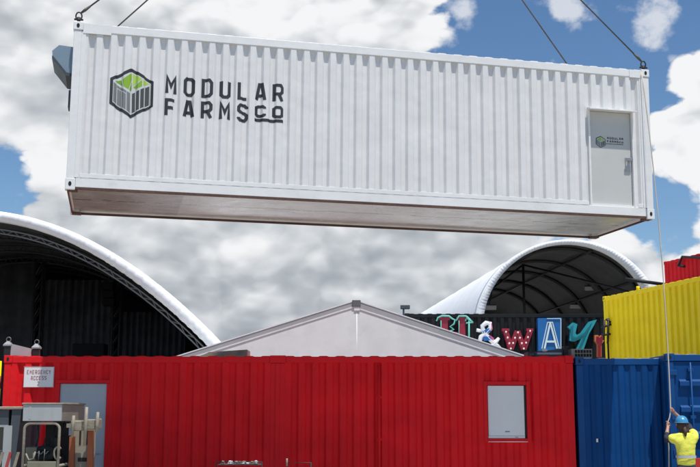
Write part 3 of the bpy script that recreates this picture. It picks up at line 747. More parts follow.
# ------------------------------------------------------------------ arched shelter on top (right)
YA = 42.0; AX = Vector((-.0862, 1, 0)).normalized(); DEP = 25.0
def arch(cx, cy, a, b, n=40, t0=0., t1=PI): return [at(cx + a * math.cos(t1 + (t0 - t1) * k / n), cy - b * math.sin(t1 + (t0 - t1) * k / n), YA) for k in range(n + 1)]
outer = arch(569, 327, 93, 87); inner = arch(568, 327, 84, 80.5)
rs = thing('arched_shelter', 'arched white fabric shelter with dark inside standing above black containers', 'shelter', (outer[20].x, YA, 0))
def local(m, name, root): o = m.build(name); o.data.transform(Matrix.Translation(-root.location)); o.parent = root; return o
n = len(outer)
def shell(m, prof, axis, depth, segs, wav=0.):
    vs = [p + axis * (depth * j / segs) + (Vector((0, 0, -wav * math.sin(PI * ((j % 4) / 4)))) if wav else Vector()) for j in range(segs + 1) for p in prof]; k = len(prof)
    m.smooth = True; m.add(vs, [(j*k+i, j*k+i+1, (j+1)*k+i+1, (j+1)*k+i) for j in range(segs) for i in range(k-1)]); m.smooth = False
m = mb('fabric_white'); shell(m, outer, AX, DEP, 32, .05); local(m, 'roof', rs)
mid = arch(569, 327, 91.6, 85.6)
m = mb('fabric_dark'); shell(m, [p + AX * .3 for p in mid], AX, DEP - .6, 32, .05); m.add([p + AX * (DEP - .3) for p in mid], [tuple(range(n))]); local(m, 'lining', rs)
# gathered white front hem
m = mb('fabric_white'); oo = arch(569, 327, 93.4, 87.4, 260); ii = arch(568, 327, 85, 83.2, 260)
k = len(oo); m.smooth = True
vs = []
for i in range(k):
    wv_ = .018 * math.sin(i * 2.2) + random.uniform(-.008, .008) ; vs += [oo[i] + AX * .5, oo[i] - AX * (.05 + wv_ * .4), ii[i] - AX * (.02 - wv_), ii[i] + AX * .28]
m.add(vs, [(i*4+a, i*4+(a+1) % 4, (i+1)*4+(a+1) % 4, (i+1)*4+a) for i in range(k-1) for a in range(4)]); m.smooth = False; local(m, 'front_hem', rs)
for j in range(5):
    off = AX * (1.2 + j * 3.7); rp = arch(569, 327, 89.5, 83.5, 30)
    local(mb('black').tube([p + off for p in rp], .10, 6), 'rib', rs)
for t in (.22, .42, .62, .80):
    p = arch(569, 327, 88.6, 82.6, 30)[int(30 * t)]; local(mb('black').tube([p + AX * .6, p + AX * (DEP - .8)], .05, 6), 'purlin', rs)
ap = arch(569, 327, 89, 83, 30)
m = mb('black').tube([ap[4] + AX * .8, ap[14] + AX * 6.], .05, 6).tube([ap[26] + AX * .8, ap[14] + AX * 6.], .05, 6); m.tube([ap[14] + AX * 6., ap[14] + AX * 6. + Vector((0, 0, -3.4))], .06, 6); local(m, 'wind_brace', rs)
local(mb('black').tube([at(625, 279, YA - .2), at(665, 284.5, YA - .2)], .07, 6), 'tie_strut', rs)
for s in (0, -1):                                # the legs it stands on
    b_ = outer[s]
    for off in (0.2, DEP / 2, DEP - .3):
        q = b_ + AX * off; local(mb('black').box((q.x - .12, q.y - .12, 0), (q.x + .12, q.y + .12, q.z), .01), 'leg', rs)
for (px, py, off, lab) in ((591, 288, 6., 'floodlight under the arched shelter, middle one right of centre'), (626, 278, 3., 'floodlight nearest the right rim under the arched shelter'),
                           (576, 306, 9., 'floodlight lowest of those under the arched shelter'), (489, 307, 2.5, 'floodlight by the left rim under the arched shelter')):
    p = at(px, py, YA + off); r = thing('floodlight', lab, 'floodlight', p, 'floodlights under the arched shelter')
    mb('steel').box((-.30, -.12, -.10), (.30, .12, .10), .02, Matrix.Rotation(R(20), 4, 'X')).build('housing', r)
    mb('black').tube([(0, 0, .08), (.12, .2, .45), (.2, .3, .9)], .025, 6).build('bracket', r)

# ------------------------------------------------------------------ gable tent
YT = 27.0
apx = at(356, 300.5, YT); eL = at(170, 359.2, YT); eR = at(548, 364, YT)
eL.z = eR.z = min(eL.z, eR.z) ; 
def onslope(px, py): return at(px, py, YT)
tt = thing('gable_tent', 'off-white gable tent with grey roof beams behind the red wall', 'tent', (apx.x, YT, 0))
lt = at(175, 357, YT); rt_ = at(528, 357, YT)
kl = (apx.z - lt.z) / (apx.x - lt.x); kr = (apx.z - rt_.z) / (rt_.x - apx.x)
HW = 6.2
Lp = Vector((apx.x - HW, YT, apx.z - kl * HW)); Rp = Vector((apx.x + HW, YT, apx.z - kr * HW))
TD = 14.
m = mb('fabric_tent'); 
dn = Vector((0, 0, -.12))
NX = 40; vs = []; fs = []
for i in range(NX + 1):
    x = Lp.x + (Rp.x - Lp.x) * i / NX; zt_ = apx.z - .1 - (kl * (apx.x - x) if x < apx.x else kr * (x - apx.x))
    for j in range(7): vs.append((x, YT - .010 + .010 * math.sin(i * .37 + j * .9) * math.sin(PI * j / 6) , zt_ * j / 6))
fs = [(i*7+j, (i+1)*7+j, (i+1)*7+j+1, i*7+j+1) for i in range(NX) for j in range(6)]
m.smooth = True; m.add(vs, fs); m.smooth = False; local(m, 'gable_wall', tt)
m = mb('fabric_tent')
for a, b in ((Lp, apx), (apx, Rp)): m.prism([a, b, b + Vector((0, 0, -.05)), a + Vector((0, 0, -.05))], (0, TD, 0))
for q in (Lp, Rp): m.box((q.x - .03, YT + .2, 0), (q.x + .03, YT + TD, q.z - .06))
local(m, 'roof', tt)
def beam(m, a, b, lo, hi, y0, y1): m.prism([a + Vector((0, y0, hi)), b + Vector((0, y0, hi)), b + Vector((0, y0, lo)), a + Vector((0, y0, lo))], (0, y1 - y0, 0))
for a, b, s in ((Lp, apx, .13), (apx, Rp, .17)):
    m = mb('alu'); beam(m, a, b, -s, -.01, -.02, .06); o = local(m, 'roof_beam', tt)
    m = mb('fabric_white'); beam(m, a, b, -.010, .018, -.03, .05); beam(m, a, b, -s - .035, -s - .002, -.026, .06); local(m, 'keder_edge', tt)
m = mb('fabric_tent').cyl((apx.x + .02, YT - .003, 0), (apx.x + .02, YT - .003, apx.z - .2), .013, 8); local(m, 'gable_pole', tt)
m = mb('dull_steel').box((apx.x - .10, YT - .05, apx.z - .16), (apx.x + .12, YT - .02, apx.z + .01), .01); m.use(M['fabric_tent']).box((apx.x - .05, YT - .035, apx.z - .27), (apx.x + .10, YT - .018, apx.z - .162), .006); local(m, 'apex_bracket', tt)

# ------------------------------------------------------------------ stage dome at the left
YS = 30.0; SD = 15.
def dome_px(d, k=.0021, x0=-30, y0=210.5, n=48, xm=352):
    pts = []
    for i in range(-n, n + 1):
        t = xm * i / n; x = x0 + t; y = y0 + k * t * t
        s = 2 * k * t; nl = math.hypot(s, 1); pts.append((x - s / nl * d * 1, y + d / nl))
    return pts
def dome(d, Y=YS, **kw): return [at(px, py, Y) for px, py in dome_px(d, **kw)]
DO = dome(0); 
sd = thing('stage_dome', 'large dark stage dome with wrinkled white roof rim at left', 'stage dome', (DO[48].x, YS, 0))
BK = Vector((-.07, 1, 0))
m = mb('fabric_white'); shell(m, DO, BK, SD, 10); local(m, 'roof', sd)
DI = dome(4)
m = mb('fabric_dark'); shell(m, [p + BK * .4 for p in DI], BK, SD - .6, 10); m.add([p + BK * (SD - .3) for p in DI], [tuple(range(len(DI)))]); local(m, 'lining', sd)
m = mb('fabric_white'); m.smooth = True
n_ = 520; vs = []
def interp(fx, d):
    return None
for i in range(n_ + 1):
    t = -352 + 704 * i / n_; k_ = .0021
    def P(d, t=t):
        s = 2 * k_ * t; nl = math.hypot(s, 1); return at(-30 + t - s / nl * d, 210.5 + k_ * t * t + d / nl, YS)
    wob = random.uniform(-.38, .38) + .1 * math.sin(i * 1.3); thk = 8.5 + 3.5 * min(1, max(0, t / 200)) 
    vs += [P(-.5 + wob * .25) + BK * .5, P(-.6 + wob * .35) - BK * (.06 + .03 * wob), P(thk * .5) - BK * (.13 + .06 * wob), P(thk + wob * .9) - BK * (.04 - .03 * wob), P(thk * .92) + BK * .4]
m.add(vs, [(i*5+a, i*5+(a+1) % 5, (i+1)*5+(a+1) % 5, (i+1)*5+a) for i in range(n_) for a in range(5)]); m.smooth = False; local(m, 'roof_rim', sd)
def truss(off, da, db, ra, name, mm):
    a, b = [p + BK * off for p in dome(da)], [p + BK * off for p in dome(db)]
    m = mb(mm).tube(a, ra, 6).tube(b, ra, 6)
    for i in range(0, len(a) - 2, 2): m.tube([a[i], b[i+1]], ra * .5, 5, caps=False).tube([b[i+1], a[i+2]], ra * .5, 5, caps=False)
    local(m, name, sd)
truss(.30, 15.5, 19.5, .024, 'front_truss', 'dull_steel')
for j in range(5): truss(2.4 + j * 2.6, 9, 15, .04, 'rib_truss', 'soft_black')
for t in (10, 24, 38, 58, 72, 86):
    p = dome(12)[t]; local(mb('soft_black').tube([p + BK * .3, p + BK * (SD - .4)], .035, 6), 'purlin', sd)
# drapes, towers, loudspeakers and cases on the stage
YDp = 38.5
def drape(px0, px1, pyt, Y, lab, amp=.12):
    a, b = at(px0, pyt, Y), at(px1, pyt, Y); nn = 60; m = mb('drape'); vs = []
    for i in range(nn + 1):
        x = a.x + (b.x - a.x) * i / nn; y = Y + amp * math.sin(i * 1.1 + random.uniform(-.4, .4)) * .6
        vs += [(x, y, 0), (x, y, a.z), (x, y + .03, a.z), (x, y + .03, 0)]
    m.smooth = True; m.add(vs, [(i*4+k, i*4+(k+1) % 4, (i+1)*4+(k+1) % 4, (i+1)*4+k) for i in range(nn) for k in range(4)])
    o = m.build('stage_curtain', None, (a.x, Y, 0)); tag(o, lab, 'curtain', 'curtains inside the stage dome')
drape(-160, 36, 262, YDp, 'grey-black stage curtain at the photo left edge, before the first tower')
drape(45, 116, 280, YDp, 'grey-black stage curtain between the two black towers')
drape(122, 186, 312, YDp - .2, 'grey-black stage curtain right of the second tower, below the speaker')
for px, top, lab in ((40.5, 262, 'tall black tower left of the hanging loudspeaker, farther left one'), (118.5, 280, 'tall black tower right beside the hanging loudspeaker')):
    p = at(px, top, 36.); r = thing('stage_tower', lab, 'tower', (p.x, 36., 0), 'black towers inside the stage dome')
    w_ = .13; m = mb('black')
    for sx in (-w_, w_):
        for sy in (-w_, w_): m.tube([(sx, sy, .03), (sx, sy, p.z)], .05, 6)
    for i in range(14):
        z = p.z * i / 14; z2 = p.z * (i + 1) / 14
        for s in (-w_, w_): m.tube([(-w_, s, z), (w_, s, z2)], .025, 5); m.tube([(s, w_, z), (s, -w_, z2)], .025, 5)
    m.build('mast', r); mb('black').box((-.4, -.4, 0), (.4, .4, .03)).build('base_plate', r)
p = at(108, 299, 35.6); r = thing('hanging_loudspeaker', 'black loudspeaker array hanging beside tower inside stage dome', 'loudspeaker', p)
for i in range(3): mb('deep_black').box((-.20 + .03 * i, -.25, .30 - .27 * i), (.20 + .03 * i, .2, .545 - .27 * i), .02).build('cabinet', r)
mb('black').tube([(0, 0, .545), (0, 0, 1.2)], .02, 6).build('hanging_rod', r)
p0 = at(72, 352, 33.); p1 = at(104, 343.5, 33.)
r = thing('stage_table', 'long black flight case on stage in front of the curtains', 'flight case', (p0.x, 33., 0))
mb('deep_black').box((0, 0, 1.2), (p1.x - p0.x, .6, p1.z), .03).build('case_body', r)
m = mb('charcoal'); m.box((.05, .05, 0), (.12, .12, 1.2)); m.box((p1.x - p0.x - .12, .05, 0), (p1.x - p0.x - .05, .12, 1.2)); m.box((.05, .45, 0), (.12, .55, 1.2)); m.box((p1.x - p0.x - .12, .45, 0), (p1.x - p0.x - .05, .55, 1.2)); m.build('stand', r)

# ------------------------------------------------------------------ floodlight mast far behind the tent
p = at(404.5, 306, 55.); r = thing('floodlight_mast', 'small floodlight on a thin mast behind tent and left of arched shelter', 'floodlight', (p.x - .1, 55., 0))
mb('steel').tube([(0, 0, 0), (.05, 0, p.z - .1)], .05, 8).build('mast', r)
mb('charcoal').box((-.12, -.2, p.z - .17), (.38, .12, p.z + .04), .03).build('lamp_head', r)

# ------------------------------------------------------------------ things on the roofs
def lug(px0, px1, py0, lab):
    a, b = at(px0, 356, YR + .35), at(px1, py0, YR + .35); wd = b.x - a.x; c = a.x + wd / 2; hz = b.z - HR
    r = thing('lifting_block', lab, 'lifting block', (c, YR + .35, HR + .005), 'capped blocks on the red roof')
    h = wd / 2
    mb('black').box((-h, -h, 0), (h, h, hz * .58), .01).build('block', r)
    m = mb('steel'); t = hz * .58
    bs = [(-h - .015, -h - .015), (h + .015, -h - .015), (h + .015, h + .015), (-h - .015, h + .015)]
    vs = [(x, y, t + .002) for x, y in bs] + [(x, y, t + .03) for x, y in bs] + [(x * .3, y * .3, t + .10) for x, y in bs]
    m.add(vs, [(3,2,1,0)] + [(j*4+i, j*4+(i+1) % 4, j*4+4+(i+1) % 4, j*4+4+i) for j in (0, 1) for i in range(4)] + [(8,9,10,11)]); m.build('cap', r)
    m = mb('dull_steel').tube([(.045 * math.cos(q), 0, t + .135 + .045 * math.sin(q)) for q in [2*PI*i/12 for i in range(12)]], .010, 6, closed=True); m.build('ring', r)
lug(4.5, 12, 339, 'black block with pale pyramid cap and ring, at roof corner of red container')
lug(33, 40, 343.5, 'black block with pale pyramid cap and ring, right of the sloping grey board')
a = at(12.5, 344, YR + .4); b = at(33, 349, YR + .4)
m = mb('grey_hood').prism([Vector((a.x, YR + .3, a.z)), Vector((b.x, YR + .3, b.z)), Vector((b.x, YR + .3, HR + .006)), Vector((a.x, YR + .3, HR + .03))], (0, .06, 0))
tag(m.build('grey_board', None, (a.x, YR + .3, HR)), 'pale grey sloping board between two capped blocks on red roof', 'board')
a = at(204, 352, YR + 1.0); b = at(247, 351, YR + 1.0)
m = mb('cream'); q0, q1 = HR + .006, a.z
m.prism([Vector((a.x, YR + 1, q0)), Vector((b.x, YR + 1, q0)), Vector((b.x, YR + 1, b.z + .03)), Vector((a.x + .1, YR + 1, a.z)), Vector((a.x - .1, YR + 1, q0 + .03))], (0, .7, 0))
tag(m.build('covered_bundle', None, (a.x, YR + 1, HR)), 'low cream covered bundle lying on the red roof before the tent', 'bundle')
# grey ducts / units near the right end of the red roof
def roofbox(px0, px1, pyt, Y, base, mm, name, lab, cat, sl=0, dep=.5, grp=None):
    a, b = at(px0, pyt, Y), at(px1, pyt, Y)
    m = mb(mm); h = a.z - base
    m.prism([Vector((0, 0, 0)), Vector((b.x - a.x, 0, 0)), Vector((b.x - a.x, 0, h)), Vector((0, 0, h - sl))], (0, dep, 0))
    r = thing(name, lab, cat, (a.x, Y, base + .006), grp); m.build('body', r); return r, b.x - a.x, h
r, w_, h_ = roofbox(528, 535, 352, YR + .35, HR, 'black', 'black_box', 'small black box left of the dark grey air unit on red roof', 'box')
mb('charcoal').box((.02, -.012, .02), (w_ - .02, -.001, h_ - .03)).build('front_plate', r)
r, w_, h_ = roofbox(535.5, 563, 348.7, YR + .5, HR, 'charcoal', 'air_unit', 'dark grey wedge shaped air unit on the right end of red roof', 'air unit', .07, .9)
m = mb('alu')
m.box((.03, -.010, .05), (w_ - .03, -.001, h_ * .52)); m.build('front_panel', r)
mb('letter_white').ball((w_ * .32, -.02, h_ * .78), .045, 10, (1.4, .6, .7)).build('cap', r)
r, w_, h_ = roofbox(564, 568, 347.5, YR + .4, HR, 'black', 'vent_stub', 'short black vent post between air unit and louvred white unit', 'vent', 0, .1)
mb('black').box((-.02, -.02, h_), (w_ + .02, .12, h_ + .02)).build('cap', r)
r, w_, h_ = roofbox(571.5, 592, 349.2, YB + .25, HB, 'cream', 'louvred_unit', 'cream box with dark louvre grid on blue roof below the teal letter', 'air unit', 0, .4)
m = mb('black_hole')
for i in range(6):
    for j in range(2): m.box((w_ * (.16 + i * .14), -.006, h_ * (.18 + j * .4)), (w_ * (.16 + i * .14 + .105), -.001, h_ * (.18 + j * .4 + .30)))
m.build('louvre', r)

# ------------------------------------------------------------------ machines at the lower left
YM = 17.0
def P(px, py, Y=YM): return at(px, py, Y)
c0 = P(22.5, 421); c1 = P(62, 404.5); DPM = 1.45
r = thing('utility_machine', 'weathered machine with pale grey box hood, cream tube frame and pegged clamps', 'machine', (c0.x, YM, 0))
W_ = c1.x - c0.x; zt = c1.z; zb = c0.z
m = mb('grey_hood').box((0, 0, zb), (W_, .03, zt), .006); m.build('hood_front', r)
m = mb('brown_grey').box((W_ - .03, .033, zb), (W_, DPM, zt), .005); m.box((0, .033, zb), (.03, DPM, zt), .005); m.build('hood_side', r)
mb('cream').box((-.02, -.015, zt + .001), (W_ + .02, DPM + .02, zt + .028), .008).build('hood_top', r)
m = mb('cream'); tr_ = .023
def fr(y, m):
    rr = .09; pts = []
    for cx, cz, a0 in ((.03 + rr, zb - .035 - rr, 180), (W_ - .03 - rr, zb - .035 - rr, 90)):
        for k in range(5):
            q = R(a0 - 90 * k / 4); pts.append((cx + rr * math.cos(q), y, cz + rr * math.sin(q)))
    m.tube([(.03, y, .45)] + pts + [(W_ - .03, y, .45)], tr_, 8)
fr(.03, m); fr(DPM - .05, m)
for x in (.03, W_ - .03): m.tube([(x, .03, 1.0), (x, DPM - .05, 1.0)], tr_, 8)
m.build('tube_frame', r)
pz = P(40, 461.5).z
mb('olive').box((.10, .02, .35), (W_ - .06, .06, pz), .01).build('front_panel', r)
b0, b1 = P(25, 460, YM + .25), P(36.5, 447, YM + .25)
mb('olive').box((b0.x - c0.x, .25, .5), (b1.x - c0.x, .6, b1.z), .015).build('battery_box', r)
s_ = P(44, 453, YM + .3)
m = mb('rubber'); m.smooth = True
m.tube([(s_.x - c0.x + .13 * math.cos(q), .30 + .05 * math.sin(q), s_.z + .075 * math.sin(q)) for q in [2*PI*i/20 for i in range(20)]], .05, 8, closed=True)
m.ball((s_.x - c0.x, .36, s_.z - .02), .12, 12, (1, .5, .6)); m.build('tyre', r)
m = mb('cream').tube([(s_.x - c0.x - .09 + .18 * i / 16, .235, s_.z + .02 * math.sin(i * .9) + .012 * i / 16) for i in range(17)], .010, 6); m.build('hose', r)
m = mb('black'); q0 = P(50, 455, YM + .5); q1 = P(57, 436, YM + .5)
m.box((q0.x - c0.x, .5, .5), (q1.x - c0.x + .05, .62, q1.z), .03); m.box((q0.x - c0.x - .25, .5, .5), (q1.x - c0.x, 1.0, q0.z - .02), .03); m.build('seat', r)
g0 = P(57.5, 453, YM + .1); m = mb('cream').tube([(g0.x - c0.x + .06 * math.cos(q), .12, g0.z + .10 * math.sin(q)) for q in [R(40 + 280 * i / 14) for i in range(15)]], .016, 6); m.build('lever', r)
m = mb('cream').tube([(.05, .1, pz + .12), (.10, .1, pz + .02), (.18, .1, pz + .04), (.2, .1, pz + .15)], .015, 6); m.build('grab_rail', r)
m = mb('black'); m.box((.05, DPM - .30, .4), (W_ * .70, DPM - .26, zb - .03)); m.build('rear_panel', r)
m = mb('charcoal').box((.0, .06, .28), (W_, DPM, .42), .02); m.build('chassis', r)
for x in (-.06, W_ + .06):
    for y in (.25, DPM - .25):
        wh = mb('rubber'); wh.tube([(x + .06 * s, y, .27) for s in (-1, -.8, .8, 1)], [.22, .27, .27, .22], 20); o = wh.build('wheel', r)
        mb('cream').cyl((x - .07, y, .27), (x + .07, y, .27), .12, 14).build('rim', o)
# clutter inside the cab
for i, (xa, ya_, za, xb_, yb_, zb_) in enumerate(((.08, .9, .95, .30, 1.2, 1.22), (.36, 1.0, .9, .52, 1.3, 1.45), (.12, .65, .7, .26, .85, 1.02))):
    mb(('charcoal', 'rubber', 'brown_grey')[i]).box((xa, ya_, za), (xb_, yb_, zb_), .02).build('control_box', r)
for i in range(4):
    x_ = .10 + .12 * i; mb('rubber').tube([(x_, .5 + .1 * i, zb - .02), (x_ + .04, .45, zb - .25), (x_ - .03, .5, zb - .5), (x_ + .05, .4, pz + .02)], .012, 6).build('cable', r)
for i in range(3): mb('dull_steel').tube([(.16 + .09 * i, .12, pz), (.17 + .09 * i, .10, pz + .13 + .03 * i)], .009, 6).build('control_lever', r)
mb('grey_hood').box((.10, -.004, zb + .03), (.13, -.001, zt - .03)).build('hood_seam', r)
# right-hand side: slotted plate, orange struts, clamps with pegs
def wx(px): return (px - 62) / F * 17.3 + W_
m = mb('brown_grey').box((W_ + .035, .50, .45), (wx(88.5), .53, zb - .03), .003)
m.use(M['black_hole'])
for px in (72.5, 79.6): m.box((wx(px), .494, P(0, 446).z), (wx(px + 1.8), .499, P(0, 431).z))
m.use(M['rubber']).box((wx(72), .49, P(0, 463).z), (wx(82), .498, P(0, 459).z)); m.build('slotted_plate', r)
for p0_, p1_, py in ((64.2, 69.5, 437), (82.2, 88.0, 431)):
    m = mb('orange').prism([Vector((wx(p0_), .40, P(0, py).z)), Vector((wx(p1_ - .8), .40, P(0, py).z)), Vector((wx(p1_ + 1), .40, .3)), Vector((wx(p0_ + .6), .40, .3))], (0, .09, 0)); m.build('strut', r)
mb('brown_grey').tube([(wx(80), .36, .62), (wx(93), .30, .40)], .04, 8).build('brace', r)
zk0, zk1 = P(0, 431).z, P(0, 420.5).z
for p0_, p1_, pp, t0_, t1_, dz_ in ((69.5, 80.2, 72.3, 437.5, 415.5, 0), (82, 92.8, 84.6, 446, 407, .02), (93.6, 96.6, 95.6, 432.5, 412, .03)):
    o = mb('cream').box((wx(p0_), .10, zk0 + dz_), (wx(p1_), .36, zk1 + dz_), .018).build('clamp', r)
    mb('cream').tube([(wx(pp), .06, P(0, t0_).z), (wx(pp) + .006, .06, P(0, 425).z), (wx(pp + .8), .055, P(0, t1_).z)], [.020, .030, .024], 7).build('peg', o)
mb('brown_grey').box((wx(64), .20, zk0 + .05), (wx(95), .28, zk1 - .05)).build('clamp_beam', r)
# dark cabinet to its left
a0 = P(-24, 410, 17.6); a1 = P(21.5, 409.5, 17.6)
r = thing('machine_cabinet', 'charcoal machine cab with pale roof edge at the lower left corner', 'machine', (a0.x, 17.6, 0)); W2 = a1.x - a0.x; h2 = a1.z
x8 = P(7.5, 440, 17.6).x - a0.x
m = mb('charcoal')
m.prism([Vector((x8, 0, .5)), Vector((W2 - .10, 0, .5)), Vector((W2, 0, h2)), Vector((x8 + .05, 0, h2))], (0, 1.2, 0)); m.box((0, .02, .5), (x8 - .002, 1.2, P(3, 450, 17.6).z), .01); m.box((0, .01, P(3, 426, 17.6).z), (x8 - .002, 1.2, h2 - .002), .01); m.build('body', r)
mb('cream').box((-.02, -.03, h2 + .002), (W2 + .02, 1.22, h2 + .05), .012).build('roof_edge', r)
mb('glass').box((.02, .10, P(3, 450, 17.6).z), (x8 - .02, .12, P(3, 426, 17.6).z)).build('window', r)
m = mb('grey_hood').box((.0, -.004, P(3, 427, 17.6).z), (x8, .04, P(3, 425, 17.6).z)); m.box((x8 - .07, -.006, .6), (x8 + .07, -.001, P(3, 425.5, 17.6).z)); m.build('window_frame', r)
for i in range(7):
    x = .05 + i * .13
    m = mb('hazard_red' if i % 2 else 'cream').prism([Vector((x, -.012, .55)), Vector((x + .05, -.012, .55)), Vector((x + .20, -.012, P(3, 452, 17.6).z)), Vector((x + .15, -.012, P(3, 452, 17.6).z))], (0, .008, 0))
    if x + .2 < W2 + .1: m.build('guard_bar', r)
for x in (.25, W2 - .25):
    for y in (.2, 1.0):
        wh = mb('rubber').tube([(x - .1, y, .25), (x + .1, y, .25)], .25, 18); wh.build('wheel', r)
# yellow post at the far left edge behind
p = at(-.6, 384, 20.6); r = thing('yellow_post', 'yellow post at the photo left edge beside the red container', 'post', (p.x - .05, 20.6, 0))
mb('yellow').tube([(0, 0, .02), (0, 0, at(1, 361, 20.6).z)], .07, 12).build('shaft', r); mb('orange').tube([(0, 0, at(1, 388, 20.6).z), (0, 0, at(1, 376, 20.6).z)], .073, 12).build('band', r); mb('steel').box((-.12, -.12, 0), (.12, .12, .02)).build('base_plate', r)

# ------------------------------------------------------------------ carts along the bottom edge
def cart(px0, px1, pyt, Y, lab, load):
    a, b = at(px0, pyt, Y), at(px1, pyt, Y); w_ = b.x - a.x; h = a.z
    r = thing('hand_cart', lab, 'cart', (a.x, Y, 0), 'dark carts before the red wall')
    m = mb('black').tube([(0, 0, .15), (0, 0, h), (w_, 0, h), (w_, 0, .15)], .014, 6).tube([(0, .5, .15), (0, .5, h - .12), (w_, .5, h - .12), (w_, .5, .15)], .014, 6)
    for x in (0, w_): m.tube([(x, 0, h - .12), (x, .5, h - .12)], .014, 6)
    m.build('frame', r); mb('charcoal').box((.0, .02, .2), (w_, .48, .24), .01).build('tray', r); mb('charcoal').box((.0, .02, .66), (w_, .48, .70), .01).build('shelf', r)
    for x in (.06, w_ - .06):
        for y in (.05, .45): mb('rubber').tube([(x - .02, y, .075), (x + .02, y, .075)], .075, 12).build('wheel', r)
    return r, w_, h
r, w_, h = cart(216, 262, 462, 18.2, 'dark metal cart with pale rags on top before red wall', True)
mb('charcoal').box((.02, .02, h - .055), (w_ - .02, .48, h - .046), .004).build('top_tray', r)
for i in range(8):
    fx = (.14, .30, .42, .52, .58, .67, .78, .86)[i]; mm = ('cream', 'sign_white', 'alu', 'cream', 'alu', 'letter_white', 'cream', 'alu')[i]
    q = thing('small_rag', 'small pale rag lying on the dark cart', 'rag', Vector(r.location) + Vector((w_ * fx, .06 + .05 * (i % 3), h - .038)), 'pale rags on the cart')
    bm_ = bmesh.new(); bmesh.ops.create_icosphere(bm_, subdivisions=3, radius=1); sx_, sz_ = random.uniform(.03, .06), random.uniform(.022, .042)
    for v_ in bm_.verts:
        k_ = 1 + .5 * (mnoise.noise(v_.co * 2.2 + Vector((i * 7, 0, 0)))); v_.co = Vector((v_.co.x * sx_ * k_, v_.co.y * .05 * k_, max(0, v_.co.z * sz_ * k_ + sz_ * .6)))
    k2 = MB().use(M[mm]); k2.smooth = True; k2.frombm(bm_); k2.build('cloth', q)
r, w_, h = cart(287, 311, 462.5, 18.2, 'dark metal empty cart below the joint of the red containers', False)
mb('cream').tube([(0, -.02, h - .06), (0, -.02, h + .07)], .016, 6).build('handle', r)

# red barrier at the lower right
p = at(693.5, 458.5, 18.9); r = thing('red_barrier', 'red plastic barrier at the lower right beside the worker', 'barrier', (p.x, 18.9, 0))
h = p.z; m = mb('purple'); m.prism([Vector((0, 0, .02)), Vector((1.0, 0, .02)), Vector((1.0, 0, h - .06)), Vector((.92, 0, h)), Vector((.06, 0, h)), Vector((0, 0, h - .06))], (0, .22, 0)); m.build('body', r)
m = mb('sign_white').box((.10, -.006, h - .36), (.90, -.001, h - .24)); m.build('stripe', r)
m = mb('purple').box((.05, -.14, 0), (.25, .36, .03)); m.box((.75, -.14, 0), (.95, .36, .03)); m.build('foot', r)

# ------------------------------------------------------------------ the worker with the tag line
def skin_mesh(verts, edges, rad, levels=2, root=0):
    me = bpy.data.meshes.new('tmp'); me.from_pydata(verts, edges, []); o = bpy.data.objects.new('tmp', me); COL.objects.link(o)
    o.modifiers.new('s', 'SKIN'); s = o.modifiers.new('d', 'SUBSURF'); s.levels = s.render_levels = levels
    if not me.skin_vertices: me.attributes.new('tmp_a', 'FLOAT', 'POINT')
    for i, r_ in enumerate(rad):
        me.skin_vertices[0].data[i].radius = r_ if isinstance(r_, tuple) else (r_, r_)
    me.skin_vertices[0].data[root].use_root = True
    bpy.context.view_layer.update()
    ev = o.evaluated_get(bpy.context.evaluated_depsgraph_get()); out = bpy.data.meshes.new_from_object(ev)
    bpy.data.objects.remove(o); return out
class Rig:
    def __init__(s): s.v = []; s.e = []; s.r = []
    def p(s, co, r, frm=None):
        s.v.append(tuple(co)); s.r.append(r); i = len(s.v) - 1
        if frm is not None: s.e.append((frm, i))
        return i
    def mesh(s, lv=2): return skin_mesh(s.v, s.e, s.r, lv)
pw_ = at(685, 440, 19.15)
YP = 18.55
pw_ = at(685, 440, YP)
person = thing('person', 'worker in yellow hi-vis shirt and blue helmet hauling the rope', 'person', (pw_.x, YP, 0))
person.scale = (1.02, 1.02, 1.02)
hR = Vector((-.115, .26, at(678, 412.5, YP).z)); hL = Vector((-.20, .24, at(674, 426.5, YP).z))
shR, shL = Vector((.185, 0, 1.375)), Vector((-.185, .02, 1.375))
elR = Vector((.16, .27, 1.56)); elL = Vector((-.295, .10, 1.33))
g = Rig()
pel = g.p((0, 0, .90), (.12, .09)); wai = g.p((0, 0, 1.04), (.105, .08), pel); che = g.p((0, .0, 1.25), (.125, .09), wai); upc = g.p((0, .005, 1.36), (.085, .07), che)
nek = g.p((-.005, .015, 1.46), .055, upc); jaw = g.p((-.02, .045, 1.535), (.066, .075), nek); hea = g.p((-.03, .045, 1.61), (.076, .09), jaw); top = g.p((-.03, .04, 1.675), (.062, .075), hea)
nose = g.p((-.075, .125, 1.575), .014, hea)
def limb_arm(sh, el, hd, side):
    a = g.p(sh, .044, upc); b = g.p(el, .042, a); wr = hd - (hd - el).normalized() * .07
    c = g.p(el.lerp(wr, .45), .042, b); d_ = g.p(wr, .028, c); pa = g.p(hd, (.036, .022), d_)
    return d_, pa, wr
handinfo = [limb_arm(shR, elR, hR, 1), limb_arm(shL, elL, hL, -1)]
for s in (-1, 1):
    a = g.p((.095 * s, 0, .84), .092, pel); b = g.p((.105 * s, -.01 + .04 * s, .48), .060, a); c = g.p((.11 * s, -.03 + .05 * s, .28), .055, b); d_ = g.p((.115 * s, -.05 + .06 * s, .09), .038, c); g.p((.13 * s, .09 + .06 * s, .04), .034, d_)
